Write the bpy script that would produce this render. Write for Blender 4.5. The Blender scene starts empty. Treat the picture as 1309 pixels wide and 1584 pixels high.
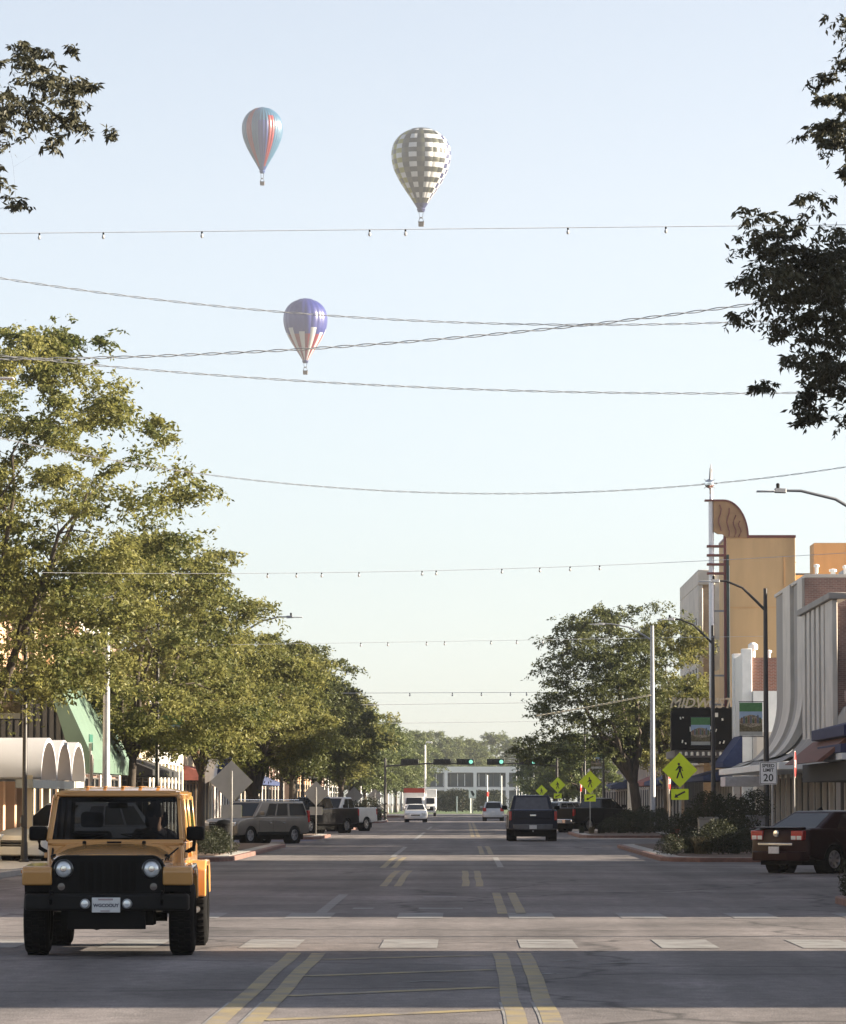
import bpy, bmesh, math, random
import numpy as np
from mathutils import Vector, Matrix, Euler

SC = bpy.context.scene
COL = SC.collection
R = math.radians
FPX = 6300.0           # focal length in pixels of the 1309 px wide photograph
CAMZ = 1.68
HU = 1.0

# ------------------------------------------------------------------ camera
cd = bpy.data.cameras.new('camera')
cam = bpy.data.objects.new('camera', cd); COL.objects.link(cam)
cam.location = (0, 0, CAMZ)
PITCH, YAW = 4.063, 0.577
cam.rotation_euler = (R(90 + PITCH), 0, R(YAW))
cd.sensor_fit = 'HORIZONTAL'; cd.sensor_width = 36
cd.lens = 36 * FPX / 1309
cd.clip_start = 0.5; cd.clip_end = 6000
SC.camera = cam
CM = Euler((R(90 + PITCH), 0, R(YAW))).to_matrix()

# ------------------------------------------------------------------ sky and sun
SUN_EL, SUN_AZ = 17.5, 89.0        # azimuth clockwise from +Y: low morning sun from the right
world = bpy.data.worlds.new('World'); SC.world = world; world.use_nodes = True
wn = world.node_tree; wn.nodes.clear()
sky = wn.nodes.new('ShaderNodeTexSky'); sky.sky_type = 'NISHITA'; sky.sun_disc = False
sky.sun_elevation = R(SUN_EL); sky.sun_rotation = R(SUN_AZ)
sky.altitude = 1200; sky.air_density = 1.0; sky.dust_density = 1.4; sky.ozone_density = 2.5
bg = wn.nodes.new('ShaderNodeBackground'); bg.inputs['Strength'].default_value = 0.05
wo = wn.nodes.new('ShaderNodeOutputWorld')
hs = wn.nodes.new('ShaderNodeHueSaturation'); hs.inputs['Saturation'].default_value = 0.55; hs.inputs['Value'].default_value = 1.0
wn.links.new(sky.outputs[0], hs.inputs['Color']); wn.links.new(hs.outputs[0], bg.inputs[0]); wn.links.new(bg.outputs[0], wo.inputs[0])
sl = bpy.data.lights.new('sun', 'SUN'); sl.energy = 5.0; sl.angle = R(0.6); sl.color = (1.0, 0.86, 0.66)
so = bpy.data.objects.new('sun', sl); COL.objects.link(so)
sd = Vector((math.sin(R(SUN_AZ)) * math.cos(R(SUN_EL)), math.cos(R(SUN_AZ)) * math.cos(R(SUN_EL)), math.sin(R(SUN_EL))))
so.rotation_euler = sd.to_track_quat('Z', 'Y').to_euler(); so.location = (60, 40, 60)
SC.view_settings.view_transform = 'Standard'; SC.view_settings.look = 'None'
SC.view_settings.gamma = 1.0; SC.view_settings.exposure = 2.14
SC.cycles.max_bounces = 6; SC.cycles.transparent_max_bounces = 8; SC.cycles.volume_bounces = 0
SC.cycles.caustics_reflective = False; SC.cycles.caustics_refractive = False

def at(px, py, d):
    """point of the place seen at photograph pixel (px,py), d metres down the street"""
    v = CM @ Vector(((px - 654.5) / FPX, -(py - 792) / FPX, -1))
    v = v * (d / v.y)
    return Vector((v.x, v.y, v.z + CAMZ))
def gx(px, d): return at(px, 1239.5, d).x
def gz(py, d, px=718): return at(px, py, d).z

# ------------------------------------------------------------------ materials
MATS = {}
def mat(name, col, rough=0.6, metal=0.0, var=0.12, scale=6.0, bump=0.0, bscale=None, coat=0.0, spec=0.5, stain=0.0, stretch=None):
    if name in MATS: return MATS[name]
    m = bpy.data.materials.new(name); m.use_nodes = True
    nt = m.node_tree; b = nt.nodes['Principled BSDF']
    b.inputs['Roughness'].default_value = rough; b.inputs['Metallic'].default_value = metal
    b.inputs['Coat Weight'].default_value = coat; b.inputs['Specular IOR Level'].default_value = spec
    tc = nt.nodes.new('ShaderNodeTexCoord'); src = tc.outputs['Object']
    if stretch:
        mp = nt.nodes.new('ShaderNodeMapping'); mp.inputs['Scale'].default_value = stretch
        nt.links.new(src, mp.inputs[0]); src = mp.outputs[0]
    nz = nt.nodes.new('ShaderNodeTexNoise'); nz.inputs['Scale'].default_value = scale; nz.inputs['Detail'].default_value = 5
    nt.links.new(src, nz.inputs['Vector'])
    mr = nt.nodes.new('ShaderNodeMapRange'); mr.inputs[1].default_value = 0.3; mr.inputs[2].default_value = 0.7
    mr.inputs[3].default_value = 1 - var; mr.inputs[4].default_value = 1 + var
    nt.links.new(nz.outputs[0], mr.inputs[0])
    mx = nt.nodes.new('ShaderNodeMix'); mx.data_type = 'RGBA'; mx.blend_type = 'MULTIPLY'; mx.inputs[0].default_value = 1
    mx.inputs[6].default_value = (*col, 1); nt.links.new(mr.outputs[0], mx.inputs[7])
    out = mx.outputs[2]
    if stain > 0:
        n2 = nt.nodes.new('ShaderNodeTexNoise'); n2.inputs['Scale'].default_value = scale * 0.35; n2.inputs['Detail'].default_value = 8
        nt.links.new(src, n2.inputs['Vector'])
        m2 = nt.nodes.new('ShaderNodeMapRange'); m2.inputs[1].default_value = 0.5; m2.inputs[2].default_value = 0.75
        m2.inputs[3].default_value = 1; m2.inputs[4].default_value = 1 - stain; nt.links.new(n2.outputs[0], m2.inputs[0])
        x2 = nt.nodes.new('ShaderNodeMix'); x2.data_type = 'RGBA'; x2.blend_type = 'MULTIPLY'; x2.inputs[0].default_value = 1
        nt.links.new(out, x2.inputs[6]); nt.links.new(m2.outputs[0], x2.inputs[7]); out = x2.outputs[2]
    nt.links.new(out, b.inputs['Base Color'])
    if bump > 0:
        n3 = nt.nodes.new('ShaderNodeTexNoise'); n3.inputs['Scale'].default_value = bscale or scale * 6; n3.inputs['Detail'].default_value = 3
        nt.links.new(src, n3.inputs['Vector'])
        bp = nt.nodes.new('ShaderNodeBump'); bp.inputs['Strength'].default_value = bump; bp.inputs['Distance'].default_value = 0.02
        nt.links.new(n3.outputs[0], bp.inputs['Height']); nt.links.new(bp.outputs[0], b.inputs['Normal'])
    MATS[name] = m
    return m

def glass(name, tint=(0.25, 0.28, 0.3), refl=1.0):
    if name in MATS: return MATS[name]
    m = bpy.data.materials.new(name); m.use_nodes = True; nt = m.node_tree; nt.nodes.clear()
    o = nt.nodes.new('ShaderNodeOutputMaterial'); t = nt.nodes.new('ShaderNodeBsdfTransparent'); t.inputs[0].default_value = (*tint, 1)
    g = nt.nodes.new('ShaderNodeBsdfGlossy'); g.inputs['Roughness'].default_value = 0.03; g.inputs[0].default_value = (refl, refl, refl, 1)
    f = nt.nodes.new('ShaderNodeFresnel'); f.inputs[0].default_value = 1.5
    x = nt.nodes.new('ShaderNodeMixShader')
    nt.links.new(f.outputs[0], x.inputs[0]); nt.links.new(t.outputs[0], x.inputs[1]); nt.links.new(g.outputs[0], x.inputs[2]); nt.links.new(x.outputs[0], o.inputs[0])
    MATS[name] = m; return m

def emis(name, col, strength):
    if name in MATS: return MATS[name]
    m = bpy.data.materials.new(name); m.use_nodes = True; b = m.node_tree.nodes['Principled BSDF']
    b.inputs['Base Color'].default_value = (*col, 1); b.inputs['Emission Color'].default_value = (*col, 1); b.inputs['Emission Strength'].default_value = strength
    MATS[name] = m; return m

def brick_mat(name, c1, c2, mortar):
    if name in MATS: return MATS[name]
    m = bpy.data.materials.new(name); m.use_nodes = True; nt = m.node_tree; b = nt.nodes['Principled BSDF']; b.inputs['Roughness'].default_value = 0.85
    tc = nt.nodes.new('ShaderNodeTexCoord'); sx = nt.nodes.new('ShaderNodeSeparateXYZ'); nt.links.new(tc.outputs['Object'], sx.inputs[0])
    ad = nt.nodes.new('ShaderNodeMath'); ad.operation = 'ADD'; nt.links.new(sx.outputs[0], ad.inputs[0]); nt.links.new(sx.outputs[1], ad.inputs[1])
    cb = nt.nodes.new('ShaderNodeCombineXYZ'); nt.links.new(ad.outputs[0], cb.inputs[0]); nt.links.new(sx.outputs[2], cb.inputs[1])
    br = nt.nodes.new('ShaderNodeTexBrick'); br.inputs['Scale'].default_value = 1.0; br.inputs['Brick Width'].default_value = 0.22; br.inputs['Row Height'].default_value = 0.075
    br.inputs['Mortar Size'].default_value = 0.008; br.inputs['Color1'].default_value = (*c1, 1); br.inputs['Color2'].default_value = (*c2, 1); br.inputs['Mortar'].default_value = (*mortar, 1)
    nt.links.new(cb.outputs[0], br.inputs['Vector'])
    nz = nt.nodes.new('ShaderNodeTexNoise'); nz.inputs['Scale'].default_value = 0.8; nz.inputs['Detail'].default_value = 6; nt.links.new(tc.outputs['Object'], nz.inputs['Vector'])
    mr = nt.nodes.new('ShaderNodeMapRange'); mr.inputs[1].default_value = .3; mr.inputs[2].default_value = .7; mr.inputs[3].default_value = .72; mr.inputs[4].default_value = 1.2; nt.links.new(nz.outputs[0], mr.inputs[0])
    mx = nt.nodes.new('ShaderNodeMix'); mx.data_type = 'RGBA'; mx.blend_type = 'MULTIPLY'; mx.inputs[0].default_value = 1
    nt.links.new(br.outputs[0], mx.inputs[6]); nt.links.new(mr.outputs[0], mx.inputs[7]); nt.links.new(mx.outputs[2], b.inputs['Base Color'])
    bp = nt.nodes.new('ShaderNodeBump'); bp.inputs['Strength'].default_value = .4; bp.inputs['Distance'].default_value = .01; bp.invert = True
    nt.links.new(br.outputs['Fac'], bp.inputs['Height']); nt.links.new(bp.outputs[0], b.inputs['Normal'])
    MATS[name] = m; return m

def leaf_mat(name, c_lo, c_hi, trans=0.35):
    if name in MATS: return MATS[name]
    m = bpy.data.materials.new(name); m.use_nodes = True; nt = m.node_tree; nt.nodes.clear()
    o = nt.nodes.new('ShaderNodeOutputMaterial')
    ge = nt.nodes.new('ShaderNodeNewGeometry'); tc = nt.nodes.new('ShaderNodeTexCoord')
    nz = nt.nodes.new('ShaderNodeTexNoise'); nz.inputs['Scale'].default_value = 0.55; nz.inputs['Detail'].default_value = 2; nt.links.new(tc.outputs['Object'], nz.inputs['Vector'])
    a = nt.nodes.new('ShaderNodeMath'); a.operation = 'MULTIPLY_ADD'; a.inputs[1].default_value = 0.55; nt.links.new(ge.outputs['Random Per Island'], a.inputs[0])
    b2 = nt.nodes.new('ShaderNodeMapRange'); b2.inputs[1].default_value = .35; b2.inputs[2].default_value = .65; b2.inputs[3].default_value = -.1; b2.inputs[4].default_value = .55
    nt.links.new(nz.outputs[0], b2.inputs[0]); nt.links.new(b2.outputs[0], a.inputs[2])
    rp = nt.nodes.new('ShaderNodeValToRGB'); rp.color_ramp.elements[0].color = (*c_lo, 1); rp.color_ramp.elements[1].color = (*c_hi, 1)
    nt.links.new(a.outputs[0], rp.inputs[0])
    d = nt.nodes.new('ShaderNodeBsdfPrincipled'); d.inputs['Roughness'].default_value = .55; d.inputs['Specular IOR Level'].default_value = .25
    t = nt.nodes.new('ShaderNodeBsdfTranslucent'); x = nt.nodes.new('ShaderNodeMixShader'); x.inputs[0].default_value = trans
    nt.links.new(rp.outputs[0], d.inputs['Base Color']); nt.links.new(rp.outputs[0], t.inputs[0])
    nt.links.new(d.outputs[0], x.inputs[1]); nt.links.new(t.outputs[0], x.inputs[2]); nt.links.new(x.outputs[0], o.inputs[0])
    MATS[name] = m; return m

# ------------------------------------------------------------------ mesh helpers
class MB:
    def __init__(s): s.v = []; s.f = []; s.mi = []; s.cur = 0
    def add(s, vs, fs):
        o = len(s.v); s.v += [tuple(p) for p in vs]; s.f += [tuple(i + o for i in f) for f in fs]; s.mi += [s.cur] * len(fs); return s
    def box(s, x0, y0, z0, x1, y1, z1, rot=None, piv=None):
        vs = [Vector(p) for p in ((x0,y0,z0),(x1,y0,z0),(x1,y1,z0),(x0,y1,z0),(x0,y0,z1),(x1,y0,z1),(x1,y1,z1),(x0,y1,z1))]
        if rot is not None:
            c = Vector(piv) if piv else Vector(((x0+x1)/2,(y0+y1)/2,(z0+z1)/2)); M = Euler(rot).to_matrix()
            vs = [M @ (p - c) + c for p in vs]
        return s.add(vs, [(0,3,2,1),(4,5,6,7),(0,1,5,4),(1,2,6,5),(2,3,7,6),(3,0,4,7)])
    def hexa(s, vs): return s.add(vs, [(0,3,2,1),(4,5,6,7),(0,1,5,4),(1,2,6,5),(2,3,7,6),(3,0,4,7)])
    def tube(s, pts, rad, n=6, cap=True):
        pts = [Vector(p) for p in pts]; 
        if not hasattr(rad, '__len__'): rad = [rad] * len(pts)
        rings = []; up = Vector((0.0123, 0.0345, 1)).normalized()
        for i, p in enumerate(pts):
            t = (pts[min(i+1, len(pts)-1)] - pts[max(i-1, 0)])
            t = t.normalized() if t.length > 1e-9 else Vector((0,0,1))
            u = up if abs(t.dot(up)) < .95 else Vector((1,0.02,0))
            a = t.cross(u).normalized(); b = t.cross(a).normalized()
            rings.append([p + (a*math.cos(2*math.pi*k/n) + b*math.sin(2*math.pi*k/n))*rad[i] for k in range(n)])
        vs = [q for r in rings for q in r]; fs = []
        for i in range(len(pts)-1):
            for k in range(n):
                fs.append((i*n+k, i*n+(k+1)%n, (i+1)*n+(k+1)%n, (i+1)*n+k))
        if cap: fs += [tuple(range(n))[::-1], tuple(range((len(pts)-1)*n, len(pts)*n))]
        return s.add(vs, fs)
    def lathe(s, prof, axis='z', n=24, c=(0,0,0), cap=False):
        vs = []; fs = []
        for (r, h) in prof:
            for k in range(n):
                a = 2*math.pi*k/n; x, y = r*math.cos(a), r*math.sin(a)
                p = {'z': (x, y, h), 'x': (h, x, y), 'y': (y, h, x)}[axis]
                vs.append((p[0]+c[0], p[1]+c[1], p[2]+c[2]))
        for i in range(len(prof)-1):
            for k in range(n): fs.append((i*n+k, i*n+(k+1)%n, (i+1)*n+(k+1)%n, (i+1)*n+k))
        if cap: fs += [tuple(range(n))[::-1], tuple(range((len(prof)-1)*n, len(prof)*n))]
        return s.add(vs, fs)
    def prism(s, poly, axis, a0, a1):
        """2D polygon extruded along axis: 'x' -> poly (y,z); 'y' -> poly (x,z); 'z' -> poly (x,y)"""
        def P(u, w, a): return {'x': (a, u, w), 'y': (u, a, w), 'z': (u, w, a)}[axis]
        n = len(poly); vs = [P(u, w, a0) for u, w in poly] + [P(u, w, a1) for u, w in poly]
        return s.add(vs, [tuple(range(n))[::-1], tuple(range(n, 2*n))] + [(i, (i+1)%n, n+(i+1)%n, n+i) for i in range(n)])
    def build(s, name, m, parent=None, bevel=0, seg=2, smooth=False, ang=35, loc=None, rz=0, fix=True):
        me = bpy.data.meshes.new(name); me.from_pydata(s.v, [], s.f)
        ms = m if isinstance(m, (list, tuple)) else [m]
        for k in ms: me.materials.append(k)
        if any(s.mi): me.polygons.foreach_set('material_index', s.mi)
        if bevel > 0 or fix:
            bm = bmesh.new(); bm.from_mesh(me)
            if fix: bmesh.ops.recalc_face_normals(bm, faces=bm.faces)
            if bevel > 0:
                es = [e for e in bm.edges if len(e.link_faces) == 2 and e.calc_face_angle(0) > R(25)]
                rb_ = bmesh.ops.bevel(bm, geom=es, offset=bevel, segments=seg, profile=.5, affect='EDGES', clamp_overlap=True)
                for f_ in rb_['faces']: f_.smooth = True
            bm.to_mesh(me); bm.free()
        if smooth:
            me.polygons.foreach_set('use_smooth', [True]*len(me.polygons)); me.set_sharp_from_angle(angle=R(ang))
        me.update()
        return link(name, me, parent, loc, rz)
def link(name, data, parent=None, loc=None, rz=0):
    o = bpy.data.objects.new(name, data); COL.objects.link(o)
    if parent is not None: o.parent = parent
    if loc is not None: o.location = loc
    if rz: o.rotation_euler = (0, 0, rz)
    return o
def tag(o, label=None, cat=None, group=None, kind=None):
    if label: o['label'] = label
    if cat: o['category'] = cat
    if group: o['group'] = group
    if kind: o['kind'] = kind
    return o
def thing(name, label, cat, loc=(0,0,0), rz=0, group=None):
    return tag(link(name, None, None, loc, rz), label, cat, group)
def copy_tree(o, parent=None):
    c = o.copy(); COL.objects.link(c); c.parent = parent
    for ch in list(o.children): copy_tree(ch, c)
    return c
def box_part(name, m, parent, x0, y0, z0, x1, y1, z1, bevel=0, **k):
    return MB().box(x0, y0, z0, x1, y1, z1).build(name, m, parent, bevel=bevel, **k)
def text_mesh(txt, size, extrude=0.004, shear=0.0, bold=0.0, spacing=1.0):
    c = bpy.data.curves.new('t', 'FONT'); c.body = txt; c.size = size; c.extrude = extrude; c.shear = shear; c.offset = bold
    c.align_x = 'CENTER'; c.align_y = 'CENTER'; c.space_character = spacing; c.resolution_u = 3
    o = bpy.data.objects.new('t', c); COL.objects.link(o)
    dg = bpy.context.evaluated_depsgraph_get(); me = bpy.data.meshes.new_from_object(o.evaluated_get(dg))
    bpy.data.objects.remove(o); bpy.data.curves.remove(c)
    return me
def lettering(name, txt, size, m, parent, loc, rot, **k):
    me = text_mesh(txt, size, **k); me.materials.clear(); me.materials.append(m)
    o = link(name, me, parent, loc); o.rotation_euler = rot; return o
FACE_CAM = (R(90), 0, 0)            # text upright, read by a viewer looking along +Y

# common materials
M_conc = mat('concrete', (.31,.295,.275), .9, var=.15, scale=1.5, bump=.2, stain=.25)
M_kerb = mat('kerb_concrete', (.45,.43,.40), .9, var=.15, scale=3, stain=.2)
M_redk = mat('red_kerb_paint', (.16,.085,.070), .8, var=.3, scale=5, stain=.4)
M_bluek = mat('blue_kerb_paint', (.06,.12,.42), .7, var=.25, scale=5, stain=.3)
M_steel = mat('galvanised_steel', (.24,.245,.26), .5, .5, var=.1, scale=4)
M_alu = mat('sign_back_aluminium', (.40,.39,.37), .5, .3, var=.08, scale=3)
M_bronze = mat('dark_bronze_paint', (.035,.032,.032), .45, .3, var=.2, scale=3)
M_black = mat('black_plastic', (.004,.004,.0045), .6, var=.2, scale=8, spec=.12)
M_blackp = mat('black_gloss_paint', (.01,.01,.012), .25, coat=.6, var=.05)
M_rubber = mat('tyre_rubber', (.006,.006,.0065), .9, spec=.1, var=.25, scale=12, bump=.15)
M_chrome = mat('chrome', (.75,.75,.76), .12, 1.0, var=.03)
M_rim = mat('alloy_rim', (.50,.50,.52), .3, .85, var=.05)
M_white = mat('white_paint', (.74,.74,.72), .5, var=.06, scale=3)
M_offw = mat('cream_paint', (.50,.42,.30), .7, var=.08, scale=1.5, stain=.15)
M_glass = glass('tinted_glass')
M_glassd = glass('dark_tinted_glass', (.06,.07,.08))
M_int = mat('dark_interior', (.006,.006,.006), .9, var=.2, spec=.1)
M_red = mat('tail_lamp_red', (.42,.012,.012), .15, coat=1.0, var=.05)
M_lens = mat('clear_lamp_lens', (.72,.74,.76), .12, .4, coat=1.0, var=.1, scale=30)
M_amber = mat('amber_lens', (.5,.17,.02), .2, coat=1.0)
M_plate = mat('plate_white', (.62,.62,.62), .45, var=.08, scale=20)
M_ink = mat('plate_ink', (.03,.03,.06), .6)
HAZE_D = 0.00015
# ------------------------------------------------------------------ ground, street, markings
def asphalt_nodes(nt, src):
    N = nt.nodes; Lk = nt.links
    def noise(sc, det, vec):
        n = N.new('ShaderNodeTexNoise'); n.inputs['Scale'].default_value = sc; n.inputs['Detail'].default_value = det; Lk.new(vec, n.inputs['Vector']); return n.outputs[0]
    def rng(x, a, b, c, d):
        m = N.new('ShaderNodeMapRange'); m.inputs[1].default_value = a; m.inputs[2].default_value = b; m.inputs[3].default_value = c; m.inputs[4].default_value = d; Lk.new(x, m.inputs[0]); return m.outputs[0]
    def mul(a, b):
        m = N.new('ShaderNodeMath'); m.operation = 'MULTIPLY'; Lk.new(a, m.inputs[0]); Lk.new(b, m.inputs[1]); return m.outputs[0]
    mp = N.new('ShaderNodeMapping'); mp.inputs['Scale'].default_value = (1.1, .035, 1); Lk.new(src, mp.inputs[0])
    grain = rng(noise(55, 2, src), .25, .75, .55, 1.45)
    patch = rng(noise(.22, 5, src), .35, .65, .72, 1.28)
    wear = rng(noise(1.0, 4, mp.outputs[0]), .35, .65, .85, 1.15)
    vo = N.new('ShaderNodeTexVoronoi'); vo.feature = 'DISTANCE_TO_EDGE'; vo.inputs['Scale'].default_value = .16
    wp = N.new('ShaderNodeVectorMath'); wp.operation = 'ADD'
    nn = N.new('ShaderNodeTexNoise'); nn.inputs['Scale'].default_value = .9; nn.inputs['Detail'].default_value = 4; Lk.new(src, nn.inputs['Vector'])
    Lk.new(src, wp.inputs[0]); Lk.new(nn.outputs['Color'], wp.inputs[1]); Lk.new(wp.outputs[0], vo.inputs['Vector'])
    crack = rng(vo.outputs['Distance'], .0, .016, .35, 1.0)
    m6 = N.new('ShaderNodeMapping'); m6.inputs['Scale'].default_value = (2.2, 1.0, 1); Lk.new(src, m6.inputs[0])
    mid = rng(noise(2.6, 6, m6.outputs[0]), .3, .7, .80, 1.20)
    m7 = N.new('ShaderNodeMapping'); m7.inputs['Scale'].default_value = (.35, .12, 1); Lk.new(src, m7.inputs[0])
    seal = rng(noise(1.3, 3, m7.outputs[0]), .56, .60, 1.0, .80)          # darker sealed patches
    sx = N.new('ShaderNodeSeparateXYZ'); Lk.new(src, sx.inputs[0])
    sn = N.new('ShaderNodeMath'); sn.operation = 'SINE'; ml = N.new('ShaderNodeMath'); ml.operation = 'MULTIPLY'; ml.inputs[1].default_value = 3.6; Lk.new(sx.outputs[0], ml.inputs[0]); Lk.new(ml.outputs[0], sn.inputs[0])
    track = rng(sn.outputs[0], -1, 1, .92, 1.08)                           # tyre-polished lanes
    return mul(mul(mul(grain, patch), mul(wear, crack)), mul(mul(mid, seal), track))
def asphalt(name, base):
    m = bpy.data.materials.new(name); m.use_nodes = True; nt = m.node_tree; b = nt.nodes['Principled BSDF']
    tc = nt.nodes.new('ShaderNodeTexCoord'); v = asphalt_nodes(nt, tc.outputs['Object'])
    x = nt.nodes.new('ShaderNodeMix'); x.data_type = 'RGBA'; x.blend_type = 'MULTIPLY'; x.inputs[0].default_value = 1; x.inputs[6].default_value = (*base, 1)
    nt.links.new(v, x.inputs[7]); nt.links.new(x.outputs[2], b.inputs['Base Color']); b.inputs['Roughness'].default_value = .8
    b.inputs['Specular IOR Level'].default_value = .35
    nz = nt.nodes.new('ShaderNodeTexNoise'); nz.inputs['Scale'].default_value = 45; nt.links.new(tc.outputs['Object'], nz.inputs['Vector'])
    bp = nt.nodes.new('ShaderNodeBump'); bp.inputs['Strength'].default_value = .5; bp.inputs['Distance'].default_value = .015; nt.links.new(nz.outputs[0], bp.inputs['Height']); nt.links.new(bp.outputs[0], b.inputs['Normal'])
    MATS[name] = m; return m
def paint(name, col, base, wear):
    m = bpy.data.materials.new(name); m.use_nodes = True; nt = m.node_tree; b = nt.nodes['Principled BSDF']
    tc = nt.nodes.new('ShaderNodeTexCoord'); v = asphalt_nodes(nt, tc.outputs['Object'])
    x = nt.nodes.new('ShaderNodeMix'); x.data_type = 'RGBA'; x.blend_type = 'MULTIPLY'; x.inputs[0].default_value = 1; x.inputs[6].default_value = (*base, 1); nt.links.new(v, x.inputs[7])
    nz = nt.nodes.new('ShaderNodeTexNoise'); nz.inputs['Scale'].default_value = 2.3; nz.inputs['Detail'].default_value = 9; nt.links.new(tc.outputs['Object'], nz.inputs['Vector'])
    mr = nt.nodes.new('ShaderNodeMapRange'); mr.inputs[1].default_value = wear - .16; mr.inputs[2].default_value = wear + .16; nt.links.new(nz.outputs[0], mr.inputs[0])
    y = nt.nodes.new('ShaderNodeMix'); y.data_type = 'RGBA'; nt.links.new(mr.outputs[0], y.inputs[0]); nt.links.new(x.outputs[2], y.inputs[6]); y.inputs[7].default_value = (*col, 1)
    nt.links.new(y.outputs[2], b.inputs['Base Color']); b.inputs['Roughness'].default_value = .7; MATS[name] = m; return m
ASB = (.126, .113, .113)
M_asph = asphalt('asphalt', ASB); M_asph2 = asphalt('cross_street_asphalt', (.15, .143, .136))
M_yel = paint('worn_yellow_paint', (.25, .195, .085), ASB, .46)
M_wht = paint('worn_white_paint', (.215, .215, .21), ASB, .46)
M_fad = paint('faded_white_paint', (.155, .158, .162), ASB, .50)
M_dirt = mat('ground_soil', (.16,.14,.10), .95, var=.3, scale=.05, stain=.3)
M_mulch = mat('mulch', (.09,.06,.045), .95, var=.4, scale=9, bump=.6)
M_lawn = mat('lawn', (.07,.11,.03), .9, var=.35, scale=.6, bump=.4)
def sheet(name, m, x0, y0, x1, y1, z, kind='structure'):
    return tag(MB().add([(x0,y0,z),(x1,y0,z),(x1,y1,z),(x0,y1,z)], [(0,1,2,3)]).build(name, m, fix=False), kind=kind)
sheet('ground', M_dirt, -600, -150, 600, 2200, 0)
sheet('street', M_asph, -10.1, -60, 10.1, 545, .004)
for sgn in (-1, 1):
    sheet('cross_street', M_asph, min(sgn*10.1, sgn*120), 46.6, max(sgn*10.1, sgn*120), 58.4, .004)
sheet('alley_pavement', M_conc, 10.1, 116.2, 60, 127.5, .004); 
sheet('lawn', M_lawn, -60, 545, 60, 800, .01)

def stripe(m, pts, w, z=.009):
    """painted stripe of width w (or (w0,w1)) along (x,d) points"""
    L = []; 
    for i, p in enumerate(pts):
        a = Vector(pts[max(i-1,0)]); b = Vector(pts[min(i+1,len(pts)-1)]); t = (b-a).normalized(); nrm = Vector((t.y, -t.x))*w/2; p = Vector(p)
        L += [(p.x-nrm.x, p.y-nrm.y, z), (p.x+nrm.x, p.y+nrm.y, z)]
    return tag(MB().add(L, [(2*i, 2*i+1, 2*i+3, 2*i+2) for i in range(len(pts)-1)]).build('road_marking', m), kind='structure')
def wav(x, y0, y1, amp=.03, n=9, seed=0):
    rr = random.Random(seed); return [(x + rr.uniform(-amp, amp), y0 + (y1-y0)*i/(n-1)) for i in range(n)]
for c, s0 in ((-1.74, 1), (.53, 5)):
    for o in (-.135, .135):
        stripe(M_wht, wav(c+o-.05, 22, 34.2, .01, 7, s0), .10, .0075); stripe(M_yel, wav(c+o, 22, 45.2, .012, 12, s0), .155)
for (p0, q0, p1, q1) in ((403,1577,777,1560),(442,1539.5,767,1526),(472,1509,760,1499),(502,1483.5,745,1477)):
    d0 = 10584/(q0-1239.5); d1 = 10584/(q1-1239.5)
    stripe(M_yel, [(gx(p0,d0), d0), (gx((p0+p1)/2,(d0+d1)/2), (d0+d1)/2), (gx(p1,d1), d1)], .24, .0085)
k = -5
while k < 6:
    x0 = -.98 + 1.615*k
    for (ya, yb, m) in ((46.75,49.6,M_wht), (58.5,61.4,M_fad)):
        stripe(m, [(x0+.34, ya), (x0+.34, yb)], .66)
    k += 1
stripe(M_fad, wav(-2.16, 61.5, 73.5, .01, 4), .17)
for o in (-.14, .14):
    stripe(M_yel, wav(.72+o, 61, 75, .015, 5, 3), .15); stripe(M_yel, wav(-1.47+o, 80.5, 98.5, .015, 5, 2), .15); stripe(M_yel, wav(.17+o, 80.5, 98.5, .015, 5, 8), .15)
    stripe(M_yel, wav(-1.93+o, 103, 122, .015, 5, 2), .15); stripe(M_yel, wav(.72+o, 128, 152, .015, 5, 4), .16); stripe(M_yel, wav(.55+o, 190, 320, .015, 5, 4), .18)
for (x, a, b) in ((-2.15,123,150), (-2.15,176,222), (.93,104,122), (-2.15,240,270)): stripe(M_wht, [(x,a),(x,b)], .16)
for (p0, p1, y) in ((546,578,1405),(648,716,1405),(655,706,1387)):
    d = 10584/(y-1239.5); stripe(M_fad, [(gx(p0,d), d), (gx(p1,d), d)], .9)
for (p0, p1, y) in ((1000,1160,1393),(860,900,1486),(915,1005,1490),(840,870,1506),(630,700,1518)):
    d = 10584/(y-1239.5); stripe(M_fad, [(gx(p0,d), d), (gx((p0+p1)/2,d), d+.25), (gx(p1,d), d+.1)], .12)
for d in (168, 172, 176): stripe(M_bluek, [(-10, d), (-6.4, d+5)], .5)

# sidewalks with kerbs; the slabs near the left shops are laid one by one
M_slab = mat('pavement_slab', (.47,.44,.39), .9, var=.14, scale=1.2, bump=.15, stain=.2)
slab_me = {}
def sidewalk(sgn, y0, y1, xin, xout, slabs=None):
    a, b = sorted((sgn*xin, sgn*xout))
    o = tag(MB().box(a, y0, -.3, b, y1, .13).build('sidewalk', M_conc, bevel=.015, seg=1), kind='structure')
    if slabs:
        w = (xout - xin - .2)/2
        y = slabs[0]
        while y < slabs[1]:
            for i in range(2):
                if w not in slab_me: slab_me[w] = MB().box(.012, .012, 0, w-.012, w-.012, .02).build('slab', M_slab, o, bevel=.006, seg=1).data; bpy.data.objects.remove(bpy.data.objects['slab'])
                link('slab', slab_me[w], o, (a + .1 + i*w, y, .128 + random.Random(y*7+i).uniform(0, .006)))
            y += w
    return o
sidewalk(-1, 61.5, 330, 10.1, 14.4, (92, 140)); sidewalk(-1, -40, 45, 10.1, 14.4)
sidewalk(1, 61.5, 115.5, 10.1, 13.9); sidewalk(1, 128.2, 330, 10.1, 13.9); sidewalk(1, -40, 45, 10.1, 13.9)
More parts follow.
